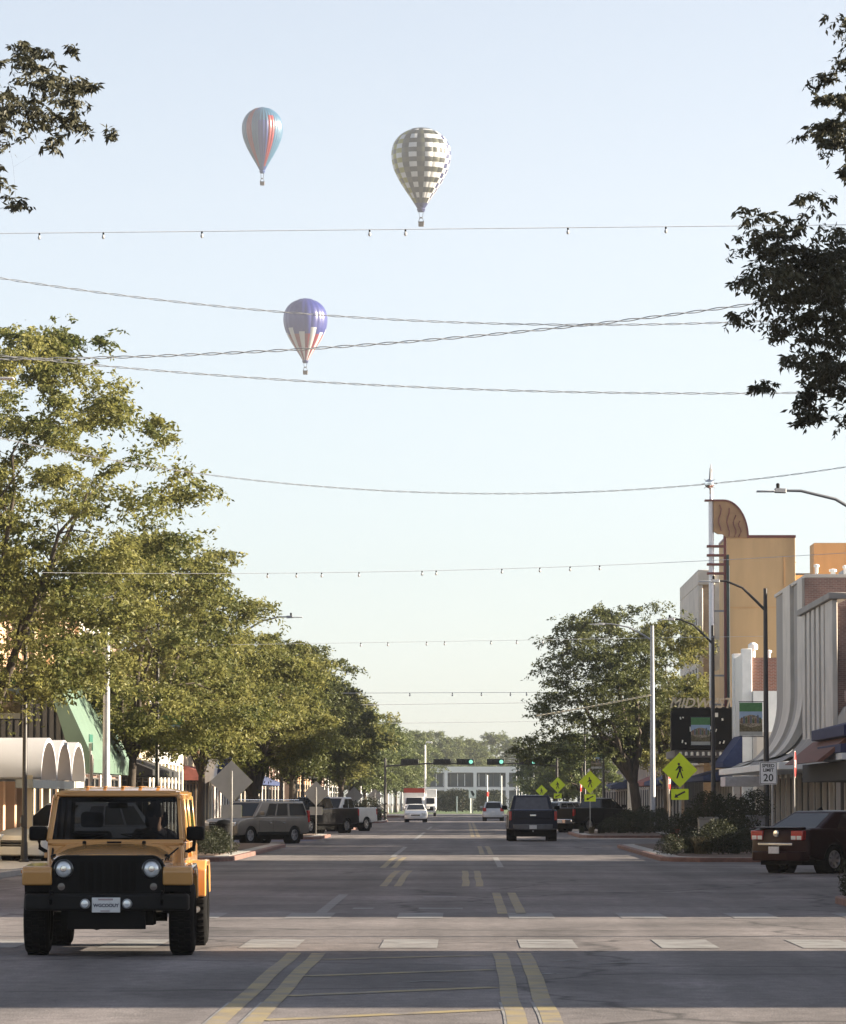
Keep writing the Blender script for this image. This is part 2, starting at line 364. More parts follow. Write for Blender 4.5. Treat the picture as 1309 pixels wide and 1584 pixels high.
sidewalk(-1, 345, 540, 10.1, 14.4); sidewalk(1, 345, 540, 10.1, 13.9)

def bulbout(poly, m_kerb, plant=True):
    """kerb extension: kerb ring, concrete top, mulch bed inside"""
    cx = sum(p[0] for p in poly)/len(poly); cy = sum(p[1] for p in poly)/len(poly)
    def ins(k): return [(cx + (x-cx)*(1 - k/max(1e-3, math.hypot(x-cx, 0)+.5)), cy + (y-cy)*(1 - k/ (math.hypot(0, y-cy)+.5))) for x, y in poly]
    o = tag(MB().prism(poly, 'z', -.2, .13).build('kerb_extension', m_kerb, bevel=.03), kind='structure')
    MB().prism(ins(.22), 'z', 0, .136).build('paving', M_conc, o)
    if plant: MB().prism(ins(.75), 'z', 0, .15).build('planting_bed', M_mulch, o, bevel=.04)
    return o
def bpoly(s, xi, y0, y1, xo=10.1, sl=3.2):
    return [(s*xo, y0), (s*(xi+1.0), y0+.3), (s*(xi+.3), y0+.9), (s*xi, y0+2.2), (s*xi, y1-sl), (s*(xi+.5), y1-sl*.6), (s*xo, y1)]
bulbout(bpoly(1, 5.5, 112.5, 150), M_redk); bulbout(bpoly(1, 6.1, 61.4, 70.5), M_redk); bulbout(bpoly(1, 5.3, 186, 212), M_redk)
bulbout(bpoly(-1, 6.5, 112.5, 152), M_redk); bulbout(bpoly(-1, 6.3, 178, 196), M_redk)
for d in (255, 310, 415): bulbout(bpoly(1, 6.0, d, d+22), M_redk)
for d in (240, 312, 420): bulbout(bpoly(-1, 6.2, d, d+22), M_redk)
# ------------------------------------------------------------------ buildings
M_peach = mat('peach_stucco', (.55,.34,.22), .85, var=.1, scale=1.2, bump=.15, stain=.15)
M_tan = mat('tan_stucco', (.58,.40,.215), .9, var=.09, scale=1.6, bump=.15, stain=.22, stretch=(1,1,.16))
M_tan2 = mat('orange_tan_stucco', (.58,.36,.175), .9, var=.09, scale=1.6, bump=.15, stain=.2, stretch=(1,1,.16))
M_fin = mat('grey_concrete_fins', (.29,.27,.25), .85, var=.1, scale=1.0, bump=.15, stain=.2, stretch=(1,1,.25))
M_lime = mat('limestone', (.55,.51,.455), .85, var=.1, scale=1.0, bump=.15, stain=.15)
M_brick = brick_mat('brown_brick', (.24,.135,.105), (.18,.10,.08), (.28,.24,.22))
M_brick2 = brick_mat('red_brick', (.27,.11,.075), (.20,.08,.055), (.3,.26,.23))
M_brick3 = brick_mat('buff_brick', (.42,.30,.19), (.36,.25,.16), (.4,.35,.3))
M_maroon = mat('maroon_metal', (.14,.032,.028), .5, var=.15, scale=3)
M_green = mat('dark_green_metal', (.025,.05,.045), .4, .2, var=.15, scale=3)
M_mint = mat('mint_metal_roof', (.105,.165,.128), .5, var=.08, scale=2, stain=.1)
M_darkrib = mat('dark_ribbed_metal', (.05,.05,.055), .6, var=.15, scale=3)
M_navy = mat('navy_canvas', (.022,.036,.10), .85, var=.15, scale=6)
M_redc = mat('brick_red_canvas', (.28,.09,.07), .85, var=.15, scale=6)
M_greyc = mat('grey_canvas', (.22,.22,.24), .85, var=.1, scale=6)
M_blackc = mat('black_canvas', (.012,.012,.013), .85, var=.15, scale=6)
M_pane = mat('window_pane', (.018,.022,.026), .06, var=.2, scale=1.5, spec=.8)
M_panel = mat('pale_window_blind', (.40,.40,.38), .7, var=.1, scale=4, stretch=(1,1,9))
M_roof = mat('roof_gravel', (.25,.24,.22), .95, var=.2, scale=3)
M_frame = mat('window_frame', (.10,.095,.09), .5, .4, var=.1)

def window(parent, s, x, y0, y1, z0, z1, frame=M_frame, pane=M_pane, mull=1, dep=.1, name='window'):
    """window on a street face at x whose outside is towards -s (s=+1 right-hand building)"""
    o = -s; w = MB(); f = .06
    xa, xb = sorted((x, x + o*dep))
    for (a, b, c, e) in ((y0,y1,z0,z0+f),(y0,y1,z1-f,z1),(y0,y0+f,z0+f,z1-f),(y1-f,y1,z0+f,z1-f)): w.box(xa, a, c, xb, b, e)
    for i in range(1, mull):
        yy = y0 + (y1-y0)*i/mull; w.box(xa, yy-.03, z0+f, xb-.01, yy+.03, z1-f)
    win = w.build('frame', frame, parent); win.name = name
    xa, xb = sorted((x + o*.01, x + o*.04))
    MB().box(xa, y0+f, z0+f, xb, y1-f, z1-f).build('pane', pane, win)
    return win
def awning(parent, s, x, y0, y1, z0, z1, out, m, val=.25):
    o = -s
    poly = [(x, z0), (x + o*out, z0), (x + o*out, z0+val), (x, z1)]
    return MB().prism(poly, 'y', y0, y1).build('awning', m, parent, bevel=.02)
def shop(label, s, xf, y0, y1, H, wall, depth=14, trim=None, bays=4, upper=True, aw=None, sign=None, pil=True, name='shop_building', cornice=True, door=True, group=None):
    t = thing(name, label, 'building', (0,0,0), 0, group)
    a, b = sorted((xf, xf + s*depth)); trim = trim or wall
    MB().box(a, y0, 0, b, y1, H).build('wall', wall, t)
    MB().box(a+.2, y0+.2, H, b-.2, y1-.2, H+.02).build('roof', M_roof, t)
    p = MB(); o = -s
    xa, xb = sorted((xf + s*.3, xf + o*.14))
    if cornice: MB().box(xa-.02, y0-.03, H-.12, xb+.02, y1+.03, H+.3).build('cornice', trim, t, bevel=.03)
    bw = (y1-y0)/bays
    for i in range(bays+1):
        if not pil: break
        y = min(max(y0 + i*bw, y0+.2), y1-.2); xa, xb = sorted((xf, xf+o*.16)); MB().box(xa, y-.19, .13, xb, y+.19, H-.13).build('pilaster', trim, t, bevel=.02, seg=1)
    for i in range(bays):
        ya, yb = y0 + i*bw + .35, y0 + (i+1)*bw - .35
        if door and i == bays//2:
            d = window(t, s, xf, ya, min(ya+1.1, yb), .15, 2.5, name='door')
            MB().box(*[q for q in (min(xf+o*.1,xf+o*.17), ya+.85, 1.0, max(xf+o*.1,xf+o*.17), ya+.9, 1.35)]).build('handle', M_chrome, d)
            window(t, s, xf, ya+1.2, yb, .55, 2.6)
        else: window(t, s, xf, ya, yb, .55, 2.6, mull=2)
        window(t, s, xf, ya, yb, 2.7, 3.2, mull=3, name='transom_window', pane=M_pane)
        if upper:
            z = 4.6
            while z + 1.7 < H:
                n = 2
                for j in range(n):
                    q = ya + (yb-ya)*(j+.12)/n; r = ya + (yb-ya)*(j+.88)/n; window(t, s, xf, q, r, z, z+1.6, frame=trim)
                    xa, xb = sorted((xf, xf+o*.2)); MB().box(xa, q-.06, z-.1, xb, r+.06, z-.005).build('sill', trim, t)
                z += 3.2
    if aw: awning(t, s, xf, y0+.3, y1-.3, 2.75, 3.6, 1.5, aw)
    if sign:
        xa, xb = sorted((xf+o*.02, xf+o*.22)); MB().box(xa, y0+.8, 3.45, xb, y1-.8, 4.15).build('fascia_sign', sign, t, bevel=.02)
    return t

XR, XL = 14.0, -14.5
# --- right side, from near to far (the first ones stand beyond the right edge of the photo and shade the street)
shop('brown brick shop building beyond the right edge, beside the cross street', 1, XR, 33.8, 46.2, 10.6, M_brick, trim=M_lime, bays=3, aw=M_greyc)
shop('buff brick shop building on the far corner of the cross street', 1, XR, 59.8, 88, 10.2, M_brick3, trim=M_lime, bays=6, aw=M_navy)
shop('red brick shop building just before the alley', 1, XR, 88.05, 116, 10.0, M_brick2, trim=M_lime, bays=6)
# corner shop after the alley with layered canvas canopies
t = shop('low brick shop with layered navy and red canopies, beside the concrete finned building', 1, XR, 127.8, 148.4, 5.4, M_brick, trim=M_brick, bays=5, upper=False, pil=False, depth=4)
MB().box(18.2, 127.9, 0, 34, 152.5, 11.2).build('added_shade_block', M_brick, t)  # unseen tall block, added so its shadow covers the street
M_navd = mat('dark_navy_canvas', (.014,.018,.07), .8, var=.2, scale=5)
MB().prism([(14,3.6),(12.0,3.75),(12.0,4.1),(14,4.6)], 'y', 129, 141).build('canopy', M_navd, t, bevel=.02)
MB().prism([(12.3,3.75),(12.5,3.75),(11.5,2.95),(11.3,2.95)], 'y', 131, 144).build('canopy_slope', mat('dull_red_canvas', (.15,.065,.05), .85, var=.2, scale=5), t)
MB().box(11.9, 129, 3.22, 13.95, 137.5, 3.5).build('canopy_box', M_navd, t, bevel=.02)
MB().box(11.93, 129, 2.99, 13.9, 137.5, 3.21).build('lit_sign_box', mat('sign_box_white', (.55,.57,.60), .4), t, bevel=.02)
MB().box(12.1, 129, 2.35, 13.9, 146, 2.97).build('soffit', M_blackc, t)
for i in range(9): MB().box(13.6, 129.3+i*2.1, .13, 13.95, 129.45+i*2.1, 2.34).build('mullion', M_lime, t)
for i in range(8): MB().box(13.90, 129.5+i*2.1, .2, 13.94, 131.3+i*2.1, 2.33).build('blind', M_panel, t)

tag(MB().box(16.0, 116.05, 0, 16.3, 127.75, 3.4).build('alley_shade_wall', M_brick2, bevel=.02), 'added unseen brick wall shading the plants by the alley on the right', 'wall')  # wall added out of view to keep the low sun off the shrubs
# --- concrete building with fins and a flared, fluted pylon
t = thing('concrete_finned_building', 'grey concrete building with vertical fins and flared fluted pylon, brick side walls', 'building')
MB().box(14.12, 154, 0, 32, 168.6, 9.0).build('wall', M_brick, t)
MB().box(14.9, 168.7, 0, 33, 185, 10.9).build('rear_wall', M_brick, t)
MB().box(14.1, 168.3, 9.3, 33, 168.6, 10.9).build('side_wall', M_brick, t)
MB().box(14.1, 168.3, 10.9, 33, 185, 11.05).build('coping', M_lime, t, bevel=.02)
MB().box(13.9, 153.9, 3.4, 14.11, 157.0, 9.3).build('end_slab', M_lime, t, bevel=.03)       # plain slab at the near end
MB().box(13.76, 153.7, 9.3, 14.5, 168.4, 9.55).build('ledge', M_fin, t, bevel=.03)
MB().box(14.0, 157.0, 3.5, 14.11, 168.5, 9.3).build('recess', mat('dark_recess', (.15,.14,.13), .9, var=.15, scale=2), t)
for i in range(5):
    y = 157.5 + i*2.2; MB().box(13.90, y, 3.6, 14.0, y+1.25, 9.3).build('fin', M_lime, t, bevel=.02)
for (dx, h, rr2) in ((14.9,.55,.07),(15.6,.35,.10),(16.1,.5,.06),(17.4,.75,.08),(18.0,.45,.12),(18.6,.6,.06),(19.6,.4,.1)): MB().lathe([(rr2,0),(rr2,h),(rr2*1.7,h),(rr2*1.7,h+.1),(0,h+.14)], 'z', 10, (dx,172,11.0)).build('roof_vent', M_white, t, smooth=True)
MB().box(16.2,174,10.95,18.2,176,11.55).build('roof_unit', M_steel, t, bevel=.03)
# pylon: vertical panels that sweep outwards at the bottom into a canopy
def sweep(x0, zt, out, z0, n=14):
    pts = [(x0, zt)]
    for i in range(n+1):
        a = i/n; pts.append((x0 - out*(1-math.sqrt(max(0, 1-a*a))) if a < 1 else x0-out, 0))
    res = [(x0, zt)]
    for i in range(n+1):
        a = (math.pi/2)*i/n; res.append((x0 - out*(1-math.cos(a)), z0 + (6.2-z0)*(1-math.sin(a))))
    return res
flute = [(168.6,171.2,.0), (171.6,175.0,.18), (175.5,179.6,.05), (180.1,184.9,.18)]
for (ya, yb, inset) in flute:
    cur = sweep(14.0+inset, 11.0 if ya > 169 else 10.9, 2.1, 3.2)
    back = [(x+.45, z+(.0 if i == 0 else .18)) for i, (x, z) in enumerate(cur)]
    MB().prism(cur + back[::-1], 'y', ya, yb).build('flared_panel', M_lime if inset < .1 else M_fin, t, smooth=True, ang=30)
cur = sweep(14.4, 10.9, 2.1, 3.3); back = [(x+.2, z+(.0 if i == 0 else .1)) for i, (x, z) in enumerate(cur)]
MB().prism(cur + back[::-1], 'y', 168.7, 184.85).build('groove_backing', M_fin, t)
# concave canopy skirt under the fins, running to the near end
sk = [(14.3, 5.2)] + [(14.1 - 2.4*(1-math.cos(math.pi/2*i/10)), 3.15 + 1.7*(1-math.sin(math.pi/2*i/10))) for i in range(11)]
bk = [(x+.25, z+.14) for x, z in sk]
MB().prism(sk + bk[::-1], 'y', 150, 168.4).build('canopy', M_fin, t, smooth=True, ang=30)
MB().box(11.55, 149.8, 2.85, 14.3, 185, 3.12).build('canopy_soffit', M_white, t, bevel=.02)
MB().box(11.9, 186.2, 2.35, 13.9, 189.5, 2.8).build('sign_box', mat('grey_sign_box', (.45,.45,.47), .5), t, bevel=.02)
for i in range(9):
    y = 150.5 + i*3.9; window(t, 1, 14.1, y, y+3.3, .4, 2.7, mull=3, pane=M_panel if i % 2 else M_pane)
for i in range(12):
    y = 150.3 + i*2.9; MB().box(13.7, y, .13, 13.85, y+.15, 2.83).build('mullion', M_lime, t)

# --- narrow white fronted building between the pylon and the cinema
t = thing('narrow_white_building', 'narrow white fronted building with red brick side wall beside the cinema', 'building')
MB().box(14.35, 205.4, 0, 24, 213.0, 8.9).build('wall', M_brick2, t)
MB().box(14.0, 205.2, 0, 14.5, 206.1, 9.35).build('pilaster', M_white, t, bevel=.03); MB().box(14.0, 212.2, 0, 14.5, 213.2, 9.35).build('pilaster', M_white, t, bevel=.03)
MB().box(14.1, 206.1, 2.9, 14.35, 212.2, 9.1).build('front', M_white, t)
MB().box(14.52, 204.6, 0, 20, 205.38, 7.2).build('side_panel', M_white, t)
MB().box(14.0, 195.5, 0, 15.3, 197.6, 5.0).build('pier', M_lime, t, bevel=.03)
MB().box(13.9, 186, 2.9, 20, 204.5, 3.3).build('low_roof', M_white, t, bevel=.03)
MB().box(14.7, 186, 0, 20, 204.5, 2.9).build('low_wall', M_lime, t)
window(t, 1, 14.7, 187, 195, .4, 2.7, mull=4); window(t, 1, 14.7, 198, 204, .4, 2.7, mull=3)
MB().lathe([(.12,0),(.12,.35),(.25,.4),(.25,.65),(.12,.75),(0,.78)], 'z', 14, (14.75,208,9.0)).build('roof_vent', M_white, t, smooth=True)
MB().lathe([(.07,0),(.07,.3),(.13,.3),(.13,.42),(0,.46)], 'z', 12, (15.5,207,8.9)).build('roof_vent', M_white, t, smooth=True)
awning(t, 1, 14.0, 205.3, 212, 3.4, 5.0, 1.0, M_navy)

# --- cinema: tall tan blocks, tower blade with mast, marquee
t = thing('cinema_building', 'tall tan cinema with curved maroon blade, white mast and black marquee', 'cinema')
DT = 222.0; PXM = FPX/DT
xw0, xw1 = gx(1127, DT), gx(1233, DT); zt = gz(832, DT)
MB().box(xw0, DT, 0, xw1, DT+7, zt).build('tower_wall', M_tan, t, bevel=.02)
MB().box(xw0-.02, DT-.05, zt, xw1+.03, DT+7, zt+.14).build('coping', M_maroon, t)
MB().box(xw0+.6, DT-.035, 8, xw1-.55, DT-.001, 8.06).build('joint', M_tan2, t); MB().box(xw0+.02, DT-.03, 12.2, xw1-.02, DT-.001, 12.25).build('joint', M_tan2, t)
MB().box(xw1-.65, DT-.03, 3, xw1-.6, DT-.001, zt-1).build('joint', M_tan2, t)
MB().box(gx(1262,231), 231, 0, 44, 233.8, gz(840,231)).build('auditorium_wall', M_tan2, t, bevel=.03)
MB().box(xw1+.02, DT+5, 0, gx(1300,231)+.6, 231-.02, gz(890,227)).build('link_wall', M_tan, t)
MB().prism([(xw1+.1, gz(862,228)), (xw1+.55, gz(870,228)), (xw1+.1, gz(884,228))], 'y', 228, 228.6).build('roof_gable', M_lime, t)
xm = gx(1103, 219)
zs = gz(775,219)
blade_y0, blade_y1 = 219.0, 219.5
# fan shaped blade: quarter round
cx = gx(1122,219); cz = gz(832,219); rr_ = gx(1159,219)-cx; hh = zs-cz
fan = [(xm+.12, gz(822,219)), (xm+.12, zs)] + [(cx + rr_*math.sin(math.pi/2*i/12), cz + hh*math.cos(math.pi/2*i/12)) for i in range(13)] + [(cx+.15, cz), (cx-.05, gz(826,219)), (cx-.3, gz(826,219))]
MB().prism(fan, 'y', 219.05, 219.45).build('blade', mat('blade_tan', (.36,.22,.12), .8, var=.12, scale=2, stain=.2), t)
edge = [(xm-.35, 219.25, zs+.03)] + [(cx + (rr_+.03)*math.sin(math.pi/2*i/14), 219.25, cz + (hh+.03)*math.cos(math.pi/2*i/14)) for i in range(15)]
rim = MB()
for i in range(len(edge)-1):
    a, b = Vector(edge[i]), Vector(edge[i+1]); q = (b-a).normalized(); n_ = Vector((-q.z, 0, q.x))*.045
    rim.hexa([a-n_+Vector((0,-.28,0)), b-n_+Vector((0,-.28,0)), b-n_+Vector((0,.28,0)), a-n_+Vector((0,.28,0)), a+n_+Vector((0,-.28,0)), b+n_+Vector((0,-.28,0)), b+n_+Vector((0,.28,0)), a+n_+Vector((0,.28,0))])
rim.build('blade_edge', M_maroon, t)
for k_, (u, a, b) in enumerate(((1116,781,822),(1129,786,830),(1139,797,831),(1147,806,831))):   # neon tube runs on the blade
    pts = [(gx(u + 2.2*math.sin(j*1.3+k_), 219), 219.0, gz(a + (b-a)*j/6, 219)) for j in range(7)]
    MB().tube(pts, .03, 5).build('neon_tube', M_maroon, t)
for y in (845,859,873,887):
    MB().box(gx(1096,219), 219.0, gz(y,219)-.06, gx(1124,219), 219.5, gz(y,219)+.06).build('horizontal_fin', M_maroon, t)
MB().box(gx(1122,219), 219.1, 3.5, gx(1126,219), 219.5, gz(829,219)).build('upright', M_maroon, t)
MB().box(gx(1126.6,219), 219.0, 3.5, gx(1130,219), 219.6, gz(858,219)).build('upright', M_green, t); 
MB().box(gx(1130.3,219), 219.1, 3.5, gx(1131.2,219), 219.5, gz(875,219)).build('upright_edge', M_white, t)
for y in (945,1045,1090): MB().box(xm, 219.2, gz(y,219)-.05, gx(1126,219), 219.35, gz(y,219)+.05).build('tie_bar', M_steel, t)
m_ = MB().lathe([(.15,3.6),(.14,zs),(.10,zs+.05),(.09,zs+.3),(.05,zs+.55)], 'z', 14, (xm,219.25,0), cap=True).build('mast', mat('mast_white', (.62,.62,.66), .35, .2, var=.06), t, smooth=True)
zb = gz(748,219)
MB().lathe([(.0,-.27),(.16,-.21),(.26,-.08),(.26,.08),(.16,.21),(0,.27)], 'z', 14, (xm-.08,219.25,zb)).build('finial_ball', M_chrome, m_, smooth=True)
MB().tube([(xm,219.25,zs+.4),(xm,219.25,zb-.2)], [.1,.05], 8).build('finial_stem', M_lime, m_)
for dx, dz in ((0,1.05),(-.05,.85),(.06,.8),(.03,.6)): MB().tube([(xm-.04,219.25,zb+.15),(xm+dx,219.25,zb+dz)], [.09,.025], 6).build('finial_spike', M_steel, m_)
for k_ in range(8):
    a = k_*math.pi/4; MB().tube([(xm-.08,219.25,zb),(xm-.08+.42*math.cos(a),219.25,zb+.36*math.sin(a))], [.04,.012], 5).build('finial_ray', M_steel, m_)
# marquee
mx0, mx1 = gx(1038,216), gx(1134,216); mz0, mz1 = gz(1160,216), gz(1096,216)
mq = MB().prism([(mx0,215.3),(mx1,215.3),(mx1,226),(mx0+.5,226)], 'z', mz0, mz1).build('marquee', M_black, t, bevel=.03)
MB().box(mx0-.03, 215.8, mz1, mx1, 216.1, mz1+.07).build('marquee_rail', M_bronze, mq)
lettering('marquee_letters', 'MIDWEST', .74, mat('brass_letters', (.62,.52,.38), .45, .3), mq, ((mx0+mx1)/2-.1, 215.3, mz1+.24), FACE_CAM, extrude=.05, shear=.28, bold=.012, spacing=1.02)
M_ml = mat('marquee_lamp', (.8,.78,.7), .4)
rr = random.Random(5)
for (px, py, w, h) in ((1053,1111,3,4),(1057,1110,3,2),(1068,1128,2,8),(1070.5,1131,2,5),(1072,1132,1.5,3),(1099.5,1126,2,5),(1101,1131,2,4),(1108,1130,2,5),(1056,1147,3,5),(1061,1150,3,3),(1114,1149,3,4),(1120,1148,3,5),(1109,1106,7,7),(1118,1113,4,4)):
    d_ = 215.2; a = at(px, py, d_); MB().box(a.x-w/75, d_-.12, a.z-h/62, a.x+w/110, d_, a.z+h/62, rot=(0,.35*math.sin(px),0)).build('sign_character', M_ml, mq)
    MB().box(a.x-.02, d_, a.z-.02, a.x+.02, 216.3, a.z+.02).build('pin', M_black, mq)
MB().box(mx0+.2, 215.5, gz(1172,216), mx1, 225, mz0-.02).build('marquee_skirt', mat('marquee_skirt_grey', (.14,.125,.12), .6, var=.15), t)
MB().box(mx0+.5, 215.9, gz(1178,216), mx1, 225, gz(1172,216)-.02).build('marquee_soffit', M_bronze, t)
for k_ in range(10): MB().lathe([(.08,0),(.08,.16),(.04,.2)], 'z', 8, (mx0+.5+k_*.3, 215.44, gz(1169,216))).build('skirt_lamp', M_ml, t)
MB().box(14.2, 213.3, 0, 30, 221.9, 4.0).build('lobby_wall', M_lime, t); 
MB().box(14.2, 222.2, 0, 30, 234, 9.0).build('foyer_wall', M_tan, t)
for k_ in range(9):
    y = 213.6 + k_*2.2; MB().box(14.0, y, .13, 14.2, y+.18, 3.4).build('mullion', M_lime, t)
    window(t, 1, 14.2, y+.25, y+2.1, .3, 2.7, name='lobby_door', pane=M_panel if k_ % 3 == 0 else M_pane)
awning(t, 1, 14.1, 213.2, 232, 2.75, 3.45, 1.6, M_navy)

# --- office block behind the cinema
t = thing('limestone_office_block', 'pale limestone office block with tall narrow windows behind the cinema mast', 'building')
d0, d1 = 242.0, 262.0; ho = gz(887, d0)
MB().box(14.2, d0, 0, 34, d1, ho).build('wall', M_brick3, t)
MB().box(13.9, d0-.2, 3.8, 14.2, d1, ho-.7).build('street_front', M_lime, t, bevel=.05)
MB().box(13.9, d0-.25, ho-.7, 14.9, d1+.1, ho+.2).build('parapet', M_lime, t, bevel=.05)
MB().box(14.9, d0-.1, 0, 16.0, d0-.001, ho+.02).build('corner_strip', M_lime, t)
for r_ in range(3):
    for c_ in range(6): window(t, 1, 13.9, d0+1.4+c_*3.1, d0+2.6+c_*3.1, 4.4+r_*3.0, 6.6+r_*3.0, dep=.06)
for c_ in range(5): window(t, 1, 14.2, d0+.6+c_*3.9, d0+4.0+c_*3.9, .4, 3.1, mull=2)

# --- further buildings on the right, mostly behind the trees
rs = [('buff brick two storey shop behind the street trees, after the office block', 263, 284, 8.6, M_brick3, M_navy), ('red brick two storey shop with red awning behind the street trees', 284.1, 306, 9.4, M_brick2, M_redc),
      ('peach stucco shop on the right near the traffic signals', 306.1, 326, 7.6, M_peach, None), ('limestone shop on the right beyond the traffic signals', 346, 372, 8.8, M_lime, M_navy),
      ('brown brick shop on the right far down the street', 372.1, 405, 8.0, M_brick, None), ('white shop on the right far down the street', 405.1, 440, 7.2, M_white, M_greyc), ('red brick shop farthest down the right side', 455, 500, 8.2, M_brick2, None)]
for (lb, a, b, h, w, aw) in rs: shop(lb, 1, XR, a, b, h, w, trim=M_lime, bays=5, aw=aw)

# --- left side
shop('red brick shop building beyond the left edge near the cross street', -1, XL, 62, 92, 9.0, M_brick2, trim=M_lime, bays=7, aw=M_greyc)
t = thing('vaulted_canopy_shop', 'cream shop with white barrel vault canopy over the pavement at the left edge', 'building')
MB().box(-30, 92.2, 0, XL, 121, 8.6).build('wall', M_offw, t); MB().box(-30, 92.1, 8.6, XL+.12, 121.1, 8.9).build('cornice', M_white, t, bevel=.03)
M_vault = mat('vault_white', (.40,.40,.425), .7, var=.06, scale=1, stain=.12)
for i in range(3):
    y0 = 105.5 + i*4.12; n = 16; arc = [(y0 + 2.06 - 2.02*math.cos(math.pi*j/n), 2.3 + 1.05*math.sin(math.pi*j/n)) for j in range(n+1)]
    inn = [(y0 + 2.06 - 1.93*math.cos(math.pi*j/n), 2.25 + .98*math.sin(math.pi*j/n)) for j in range(n+1)]
    MB().prism(arc + inn[::-1], 'x', XL, -10.95).build('vault', M_vault, t, smooth=True, ang=40)
    tym = [(u, w_) for u, w_ in inn]; MB().prism(tym, 'x', -11.45, -11.4).build('vault_end', mat('vault_end_tan', (.30,.25,.21), .8, var=.1, scale=2), t)
    MB().box(-11.3, y0-.08, .13, -11.16, y0+.08, 2.35).build('column', M_offw, t)
    window(t, -1, XL, y0+.4, y0+3.7, .4, 2.3, mull=2); MB().box(XL, y0-.3, .13, XL+.5, y0+.35, 2.3).build('pier', M_peach, t, bevel=.02)
MB().box(-11.5, 104.5, 2.02, -11.05, 118.5, 2.24).build('fascia_sign', mat('canopy_sign', (.35,.36,.33), .6, var=.2, scale=8, stretch=(1,4,1)), t)
for i in range(4): window(t, -1, XL, 95+i*6.4, 98.4+i*6.4, 5.0, 7.4, mull=2, frame=M_white)
for i in range(5): MB().box(XL, 93.2+i*6.4, 3.6, XL+.3, 94.0+i*6.4, 8.6).build('pilaster', M_offw, t, bevel=.02)
# mansard building in mint green
t = thing('mint_mansard_shop', 'shop with steep mint green metal mansard above dark ribbed siding', 'building')
yn, yf = 122.0, 135.5
xa = gx(70,yn); za = gz(1040,yn); xb = gx(107,yn); zb_ = gz(1146,yn)
MB().box(-30, yn+.3, 0, XL, yf, 7.4).build('wall', M_peach, t)
MB().prism([(xa,za),(xa+.24,za+.05),(xb+.75,zb_-.55),(xb+.75,zb_-.95),(xb+.1,zb_-.95),(xb,zb_-.3)], 'y', yn-.3, yf).build('mansard_roof', M_mint, t)
for i in range(14):
    f = i/13; x = XL + (xb-XL)*f + .02; zt_ = za if x < xa else za + (zb_-za)*(x-xa)/(xb-xa)
    MB().box(x, yn-.05, 3.0, x+.13, yn+.12, max(3.1, zt_-.05)).build('rib', M_darkrib, t)
MB().prism([(XL,3.0),(xb,3.0),(xb,zb_-.3),(xa,za-.02),(XL,za)], 'y', yn+.12, yn+.28).build('side_wall', M_darkrib, t)
MB().box(XL-.1, yn-.1, 0, XL+.35, yn+.5, 7.6).build('corner_pier', M_offw, t)
for i in range(4): window(t, -1, XL, yn+.8+i*3.2, yn+3.6+i*3.2, .4, 2.7, mull=2); MB().box(XL, yn+.1+i*3.2, .13, XL+.35, yn+.6+i*3.2, 2.9).build('pier', M_peach, t, bevel=.02)
ls = [('peach shop with cream pilasters and white fascia after the mint mansard', 136, 152, 8.8, M_peach, M_offw, None, M_white, 6), ('brown brick shop with cream sign band behind the second street tree', 152.1, 170, 8.2, M_brick, M_lime, None, M_offw, 4),
      ('tan shop with black awning behind the stop sign on the left', 170.1, 186, 7.6, M_brick3, M_offw, M_blackc, M_offw, 4), ('cream shop with close pilasters behind the forked tree trunk', 186.1, 208, 8.4, M_offw, M_white, None, M_white, 9),
      ('orange brick shop with cream pilasters behind the parked black pickup', 208.1, 232, 8.8, M_brick2, M_offw, M_redc, M_offw, 9), ('white shop with peach bays behind the parked white pickup', 232.1, 258, 7.8, M_peach, M_white, None, M_white, 9),
      ('cream shop on the left before the traffic signals', 258.1, 290, 8.0, M_offw, M_lime, M_navy, None, 7), ('brown brick shop on the left at the traffic signals', 290.1, 325, 8.6, M_brick, M_lime, None, None, 7),
      ('peach shop on the left beyond the traffic signals', 346, 380, 7.6, M_peach, M_offw, None, None, 6), ('red brick shop on the left far down the street', 380.1, 420, 8.0, M_brick2, M_lime, None, None, 6), ('limestone shop farthest down the left side', 420.1, 470, 7.6, M_lime, M_white, None, None, 6)]
for (lb, a, b, h, w, tr, aw, sg, n) in ls: shop(lb, -1, XL, a, b, h, w, trim=tr, bays=n, aw=aw, sign=sg)

# --- building closing the street
t = thing('far_office_building', 'two storey grey glass building with white columns closing the end of the street', 'building')
DF = 820.0; X0, X1 = gx(628,DF), gx(818,DF); M_fw = mat('far_white_frame', (.68,.70,.72), .6, var=.04); M_fg = mat('far_glass', (.06,.075,.085), .15, var=.25, scale=.3)
zr = gz(1186,DF); zm = gz(1220,DF)
MB().box(X0, DF, 0, X1, DF+25, zr-.4).build('wall', mat('far_wall', (.16,.17,.18), .6, var=.15, scale=.3), t)
MB().box(X0-.3, DF-1.2, zr-1.2, X1+.3, DF+25, zr).build('roof_band', M_fw, t); MB().box(X0-.3, DF-1.0, zm-.35, X1+.3, DF-.001, zm+.3).build('floor_band', M_fw, t)
for px in (645,690,735,785,812): MB().box(gx(px-2.6,DF), DF-1.3, 0, gx(px+2.6,DF), DF-.3, zr-1.21).build('column', M_fw, t)
for px in range(632, 815, 11):
    for (a, b) in ((.4, zm-.5), (zm+.5, zr-1.4)):
        f = MB().box(gx(px,DF), DF-.12, a, gx(px+9.5,DF), DF-.02, b).build('window', M_fg, t)
        MB().box(gx(px+9.5,DF), DF-.2, a, gx(px+10.6,DF), DF-.001, b).build('frame', M_fw if px % 3 else M_frame, f)
